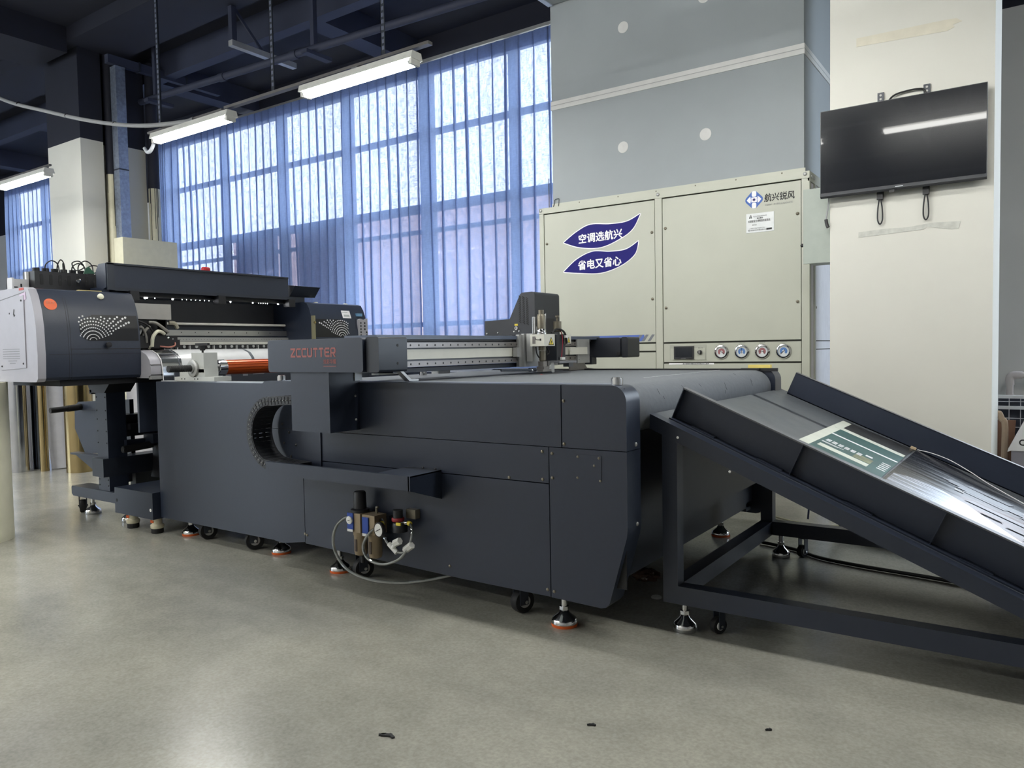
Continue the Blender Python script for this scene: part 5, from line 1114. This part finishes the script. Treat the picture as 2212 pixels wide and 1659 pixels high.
# printed media web flowing out of the printer and down into the feeder
mw = thing('media_film', (-4.6, 3.4, .55), 'white glossy media film flowing down from the printer', 'film')
wb = [(-5.02, 1.130), (-4.84, 1.143), (-4.74, 1.138), (-4.675, 1.115), (-4.638, 1.078), (-4.624, 1.03), (-4.618, .96), (-4.60, .80), (-4.565, .66), (-4.52, .56)]
G().sheet(wb, 'y', 2.885, 4.28, -.003).build('white_web', M('glossy_white_film', (226, 228, 230), .22), mw)
G().sheet(wb, 'y', 2.745, 2.885, -.0031).build('silver_margin', M('mirror_margin', (168, 170, 174), .1, .95), mw)['label'] = 'mirror like bare margin'
G().sheet([(x + .0015, z + .0008) for x, z in wb[:8]], 'y', 2.862, 2.870, -.003).sheet([(x + .0015, z + .0008) for x, z in wb[:8]], 'y', 3.43, 3.452, -.003).build('cut_line', M('grey_cut_mark', (90, 96, 104), .3), mw)
G().sheet([(x + .001, z + .0005) for x, z in wb], 'y', 2.742, 2.747, -.004).build('edge_strip', whitev, mw)
# low box in front of the stand
lb_ = thing('base_box', (-4.66, 2.8, 0), 'low dark steel box on white screw feet beside the feeder', 'box')
G().box(-4.885, -4.445, 2.54, 3.05, .098, .262, .003).build('housing', dark, lb_)
for x in (-4.86, -4.47): G().lathe([(.010, 0), (.010, .001), (0, .001)], (x, 2.54, .175 - (.02 if x > -4.6 else -.005)), (0, -1, 0)).build('screw_hole', ink if x < -4.6 else white, lb_)
for x, y in ((-4.785, 2.60), (-4.505, 2.60), (-4.785, 2.98), (-4.505, 2.98)):
    o = G().lathe([(.036, .030), (.040, .036), (.040, .052), (.030, .058), (.028, .10), (0, .10)], (x, y, 0)).build('screw_foot', M('cream_plastic', (222, 216, 190), .5), lb_)
    G().lathe([(.033, 0), (.036, .004), (.036, .030), (0, .03)], (x, y, 0)).build('foot_rubber', rubber, o)
    G().box(x - .022, x + .008, y - .032, y - .026, .066, .082).build('foot_label', orange, o)

# ================================================================== OUTFEED CHUTE
ct = thing('outfeed_chute', (-.35, 3.6, 0), 'dark grey sloping outfeed chute at the end of the cutter', 'chute')
S = -.43276; nz = 1 / math.hypot(1, S); dirb = V((nz, 0, S * nz)); nrm = V((-S * nz, 0, nz))
def zb(x): return .85 + S * (x + 1.252)
XE = .44
def sp(x, off): # point on the bed shifted along its normal
    return (x + nrm.x * off, zb(x) + nrm.z * off)
def sbox(x0, x1, y0, y1, o0, o1, bev=0):
    return [sp(x0, o0), sp(x1, o0), sp(x1, o1), sp(x0, o1)]
for y0 in (2.72, 3.985):
    G().prism([(-1.233, zb(-1.233)), (XE, zb(XE)), (XE, zb(XE) - .058), (-1.235, .785)], 'y', y0, y0 + .055, .002, 1).build('side_beam', dark, ct)
    G().prism([(-1.185, .112), (-1.125, .112), (-1.125, zb(-1.125) - .058), (-1.185, zb(-1.185) - .058)], 'y', y0 + .001, y0 + .06, .002, 1).build('leg', dark, ct)
    G().box(-1.125, .25, y0, y0 + .06, .112, .182, .002).build('bottom_rail', dark, ct)
G().box(-1.185, -1.125, 2.78, 3.985, .112, .182, .002).build('cross_rail', dark, ct)
G().box(-1.175, -1.135, 2.78, 3.985, .66, .71, .002).build('cross_rail', darker, ct)
G().box(-1.182, -1.17, 2.78, 3.98, .40, .68).build('back_sheet', darker, ct)
G().prism(sbox(-1.233, XE, 0, 0, -.012, .0), 'y', 2.775, 4.56).build('bed_sheet', M('worn_charcoal_sheet', (84, 88, 93), .42, var=.05, scale=5, rvar=.06), ct)
for y0, y1, flip in ((2.832, 2.838, -1), (4.484, 4.49, 1)):
    lip = G().prism(sbox(-1.182, XE, 0, 0, .0, .130), 'y', y0, y1).build('side_lip', dark, ct)
    fl0, fl1 = (y0 - .030, y1) if flip < 0 else (y0, y1 + .03)
    G().prism(sbox(-1.182, XE, 0, 0, .127, .132), 'y', fl0, fl1).build('lip_flange', M('lamplit_flange_grey', (92, 94, 98), .45), lip)  # lamplight on the flange top painted in as a lighter grey
    G().prism(sbox(-1.182, XE, 0, 0, .0, .005), 'y', fl0 - (.02 if flip < 0 else 0), fl1 + (.02 if flip > 0 else 0)).build('foot_flange', dark, lip)
    for x in (-1.18, -.735, -.288, .16):
        G().prism([sp(x, .004), sp(x + .003, .004), sp(x + .003, .128), sp(x, .128)], 'y', fl0 + (.007 if flip > 0 else 0), fl1 - (.007 if flip < 0 else 0)).build('gusset', dark, lip)
    if flip < 0:
        for x in (-1.10, -.85, -.55, -.2): G().prism(sbox(x, x + .09, 0, 0, .005, .009), 'y', y0 - .035, y0 - .004).build('tab', dark, lip)
for x, z in ((-1.12, .76), (-.92, .645)): screw(ct, (x, 2.72, z - .005), r=.005, mat=white)
for x, y in ((-1.115, 2.765), (-1.085, 4.0), (.215, 2.765), (.215, 4.0)): foot(ct, x, y, .115, steel, .045)
for x, y, a in ((-.995, 2.80, 1.0), (-.99, 4.05, 1.2), (.12, 2.8, 1.0)): caster(ct, x, y, .115, .032, a, white)
# sheets lying on the bed
def on_bed(name, pts, off, th, mat, label, cat='sheet'):
    """pts are (x, y) corners lying on the bed plane"""
    t = bmesh.new(); A = []; B = []
    for x, y in pts:
        p = sp(x, off); q = sp(x, off + th); A.append(t.verts.new((p[0], y, p[1]))); B.append(t.verts.new((q[0], y, q[1])))
    t.faces.new(A); t.faces.new(B)
    for i in range(len(A)): j = (i + 1) % len(A); t.faces.new((A[i], A[j], B[j], B[i]))
    o = G(); o._merge(t); return o
ps = thing('printed_sheet', (-.7, 3.6, zb(-.7)), 'green and white printed sheet lying across the chute', 'printed sheet')
teal = M('printed_teal', (36, 84, 84), .35, var=.25, scale=6)
cream = M('print_cream', (208, 212, 200), .4)
on_bed('', [(-.860, 2.86), (-.53, 2.86), (-.528, 4.44), (-.855, 4.40)], .001, .0025, None, '').build('sheet_base', M('charcoal_print', (52, 52, 52), .3, var=.1), ps)
def pr_on(x0, x1, y0, y1, off, m, nm): return on_bed('', [(x0, y0), (x1, y0), (x1, y1), (x0, y1)], off, .0006, None, '').build(nm, m, ps)
pr_on(-.860, -.818, 2.86, 4.38, .0036, cream, 'cream_band')
pr_on(-.818, -.53, 2.86, 4.11, .0036, teal, 'teal_print')
pr_on(-.845, -.532, 4.10, 4.165, .0043, cream, 'white_line'); pr_on(-.818, -.532, 3.90, 3.925, .0043, whitev, 'white_line')
pr_on(-.80, -.60, 3.52, 3.585, .0043, cream, 'cream_line')
def marks(rects, nm, m, off=.0043):
    g = G()
    for x0, x1, y0, y1 in rects:
        t_ = on_bed('', [(x0, y0), (x1, y0), (x1, y1), (x0, y1)], off, .0005, None, ''); me = bpy.data.meshes.new('t'); t_.bm.to_mesh(me); t_.bm.free(); g.bm.from_mesh(me); bpy.data.meshes.remove(me)
    return g.build(nm, m, ps)
marks([(-.800 + .026 * k, -.800 + .026 * k + .019, 3.685 + q * .020, 3.697 + q * .020) for k in range(6) for q in range(3)] + [(-.805, -.715, 3.645, 3.652), (-.805, -.735, 3.632, 3.638)], 'printed_words', whitev)
marks([(-.572, -.538, 3.585 + .040 * k, 3.600 + .040 * k) for k in range(5)], 'printed_stripes', whitev)
pr_on(-.640, -.612, 3.735, 3.765, .0043, whitev, 'oval_mark'); pr_on(-.67, -.60, 3.60, 3.70, .0040, M('print_ochre', (120, 124, 92), .4, var=.3, scale=20), 'ochre_patch')
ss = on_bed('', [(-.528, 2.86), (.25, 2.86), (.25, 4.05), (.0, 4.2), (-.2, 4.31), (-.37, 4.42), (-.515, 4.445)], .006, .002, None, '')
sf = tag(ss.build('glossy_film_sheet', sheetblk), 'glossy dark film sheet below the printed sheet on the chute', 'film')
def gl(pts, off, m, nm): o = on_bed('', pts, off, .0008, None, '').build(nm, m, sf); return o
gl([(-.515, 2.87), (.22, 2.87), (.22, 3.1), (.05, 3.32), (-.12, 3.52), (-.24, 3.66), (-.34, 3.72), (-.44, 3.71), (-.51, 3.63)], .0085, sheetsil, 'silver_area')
rs = random.Random(3)
for k in range(9):
    x = rs.uniform(-.36, .0); y = rs.uniform(3.72, 4.05); wd = rs.uniform(.10, .26); gl([(x, y), (x + wd, y - .02), (x + wd + .02, y + .03), (x + .03, y + .05)], .0088 + k * .0001, M('dull_grey_film', (70, 70, 78), .3), 'torn_patch')
for k in range(6):
    x = rs.uniform(-.28, .10); y = rs.uniform(3.42, 3.62); wd = rs.uniform(.05, .14); gl([(x, y), (x + wd, y), (x + wd - .01, y + .03), (x + .02, y + .035)], .0105 + k * .0001, sheetblk, 'dark_patch')
gl([(-.30, 3.86), (-.265, 3.86), (-.265, 3.872), (-.30, 3.872)], .0110, whitev, 'white_fleck')
cu_ = [(-.515, .009, 4.45), (-.45, .022, 4.455), (-.37, .030, 4.43), (-.28, .026, 4.375), (-.19, .018, 4.31), (-.05, .012, 4.235), (.1, .010, 4.14), (.25, .010, 4.05)]
G().tube([(sp(x, o)[0], y, sp(x, o)[1]) for x, o, y in cu_], .0022, 6).build('curled_edge', whitev, sf)
tag(on_bed('', [(-.545, 4.44), (-.52, 4.44), (-.52, 4.465), (-.545, 4.465)], .004, .01, None, '').build('tape_scrap', M('tan_scrap', (200, 180, 150), .6)), 'tiny tan scrap at the far corner of the printed sheet', 'scrap')

# ================================================================== THINGS ON THE FLOOR
tag(G().tube([(-1.14, 4.92, .50), (-1.12, 4.88, .42), (-1.06, 4.80, .28), (-.98, 4.72, .14), (-.88, 4.62, .045), (-.72, 4.5, .03), (-.45, 4.42, .025), (-.1, 4.4, .022), (.5, 4.4, .022)], .026, 10).build('power_cable', cord), 'fat black cable curving from the cutter down to the floor behind the chute', 'cable')
tag(G().tube([(-1.25, 4.2, .012), (-1.05, 4.14, .010), (-.90, 4.04, .010), (-.7, 3.99, .010), (-.45, 3.96, .010), (-.26, 3.93, .010), (-.1, 3.9, .010), (.3, 3.86, .010)], .009, 8).build('floor_cable', cord), 'thin black cable lying flat on the floor under the chute', 'cable')
tag(G().tube([(-1.19, 4.9, .30), (-1.17, 4.9, .20), (-1.16, 4.9, .10), (-1.165, 4.9, .012)], .006, 8).build('blue_lead', M('dark_blue_lead', (26, 34, 66), .5)), 'thin dark blue lead hanging behind the chute leg', 'cable')
tag(G().tube([(-1.5, 5.0, .006), (-1.25, 4.83, .006), (-1.1, 4.78, .006), (-.97, 4.83, .006), (-.90, 4.95, .006), (-.86, 5.1, .006)], .005, 8).build('pale_wire', M('pale_yellow_wire', (176, 174, 146), .5)), 'thin pale wire curving over the floor behind the chute', 'cable')
gd = G().prism([(-1.33, .60), (-1.14, .60), (-1.19, .30), (-1.30, .20), (-1.33, .20)], 'y', 4.46, 4.50, .002, 1).build('cable_guard', dark, cu)
bag = G(); rb_ = random.Random(5)
t = bmesh.new(); bmesh.ops.create_icosphere(t, subdivisions=3, radius=.055)
for v in t.verts: v.co = V((-1.50 + v.co.x * 1.3 * rb_.uniform(.75, 1.15), 3.24 + v.co.y * rb_.uniform(.75, 1.15), .036 + v.co.z * .62 * rb_.uniform(.75, 1.1)))
bag._merge(t); tag(bag.build('crumpled_wrapper', M('brown_clear_wrap', (96, 76, 66), .18, var=.3, scale=30), None, 10), 'crumpled shiny brown wrapper on the floor under the cutter end', 'wrapper')
tag(G().lathe([(0, .001), (.022, .001), (.024, .004), (.020, .009), (0, .010)], (-1.363, 3.056, 0)).build('bottle_cap', M('dusty_white_cap', (188, 188, 180), .6)), 'small pale round cap on the floor by the chute leg', 'cap')
for x, y, sx, sy, lab in ((-1.524, 1.54, .026, .012, 'largest dark scrap of film on the open floor'), (-1.06, 1.908, .012, .007, 'small dark speck on the floor below the cutter foot'), (-.621, 2.154, .008, .006, 'tiny dark crumb on the floor in front of the chute')):
    g = G().obox((x, y, .003), (1, .5, 0), (-.5, 1, 0), (0, 0, 1), sx * .6, sy * .5, .002).obox((x + sx * .6, y + .004, .003), (1, -.4, 0), (.4, 1, 0), (0, 0, 1), sx * .5, sy * .35, .0025).obox((x - sx * .5, y - .004, .003), (1, .9, 0), (-.9, 1, 0), (0, 0, 1), sx * .4, sy * .3, .002)
    tag(g.build('floor_scrap', M('black_scrap', (24, 25, 28), .6)), lab, 'scrap')
ys = G().box(-1.40, -1.27, 4.47, 4.50, .9622, .985, .003).build('yellow_tape_strip', M('yellow_foam', (236, 214, 120), .7), cu)
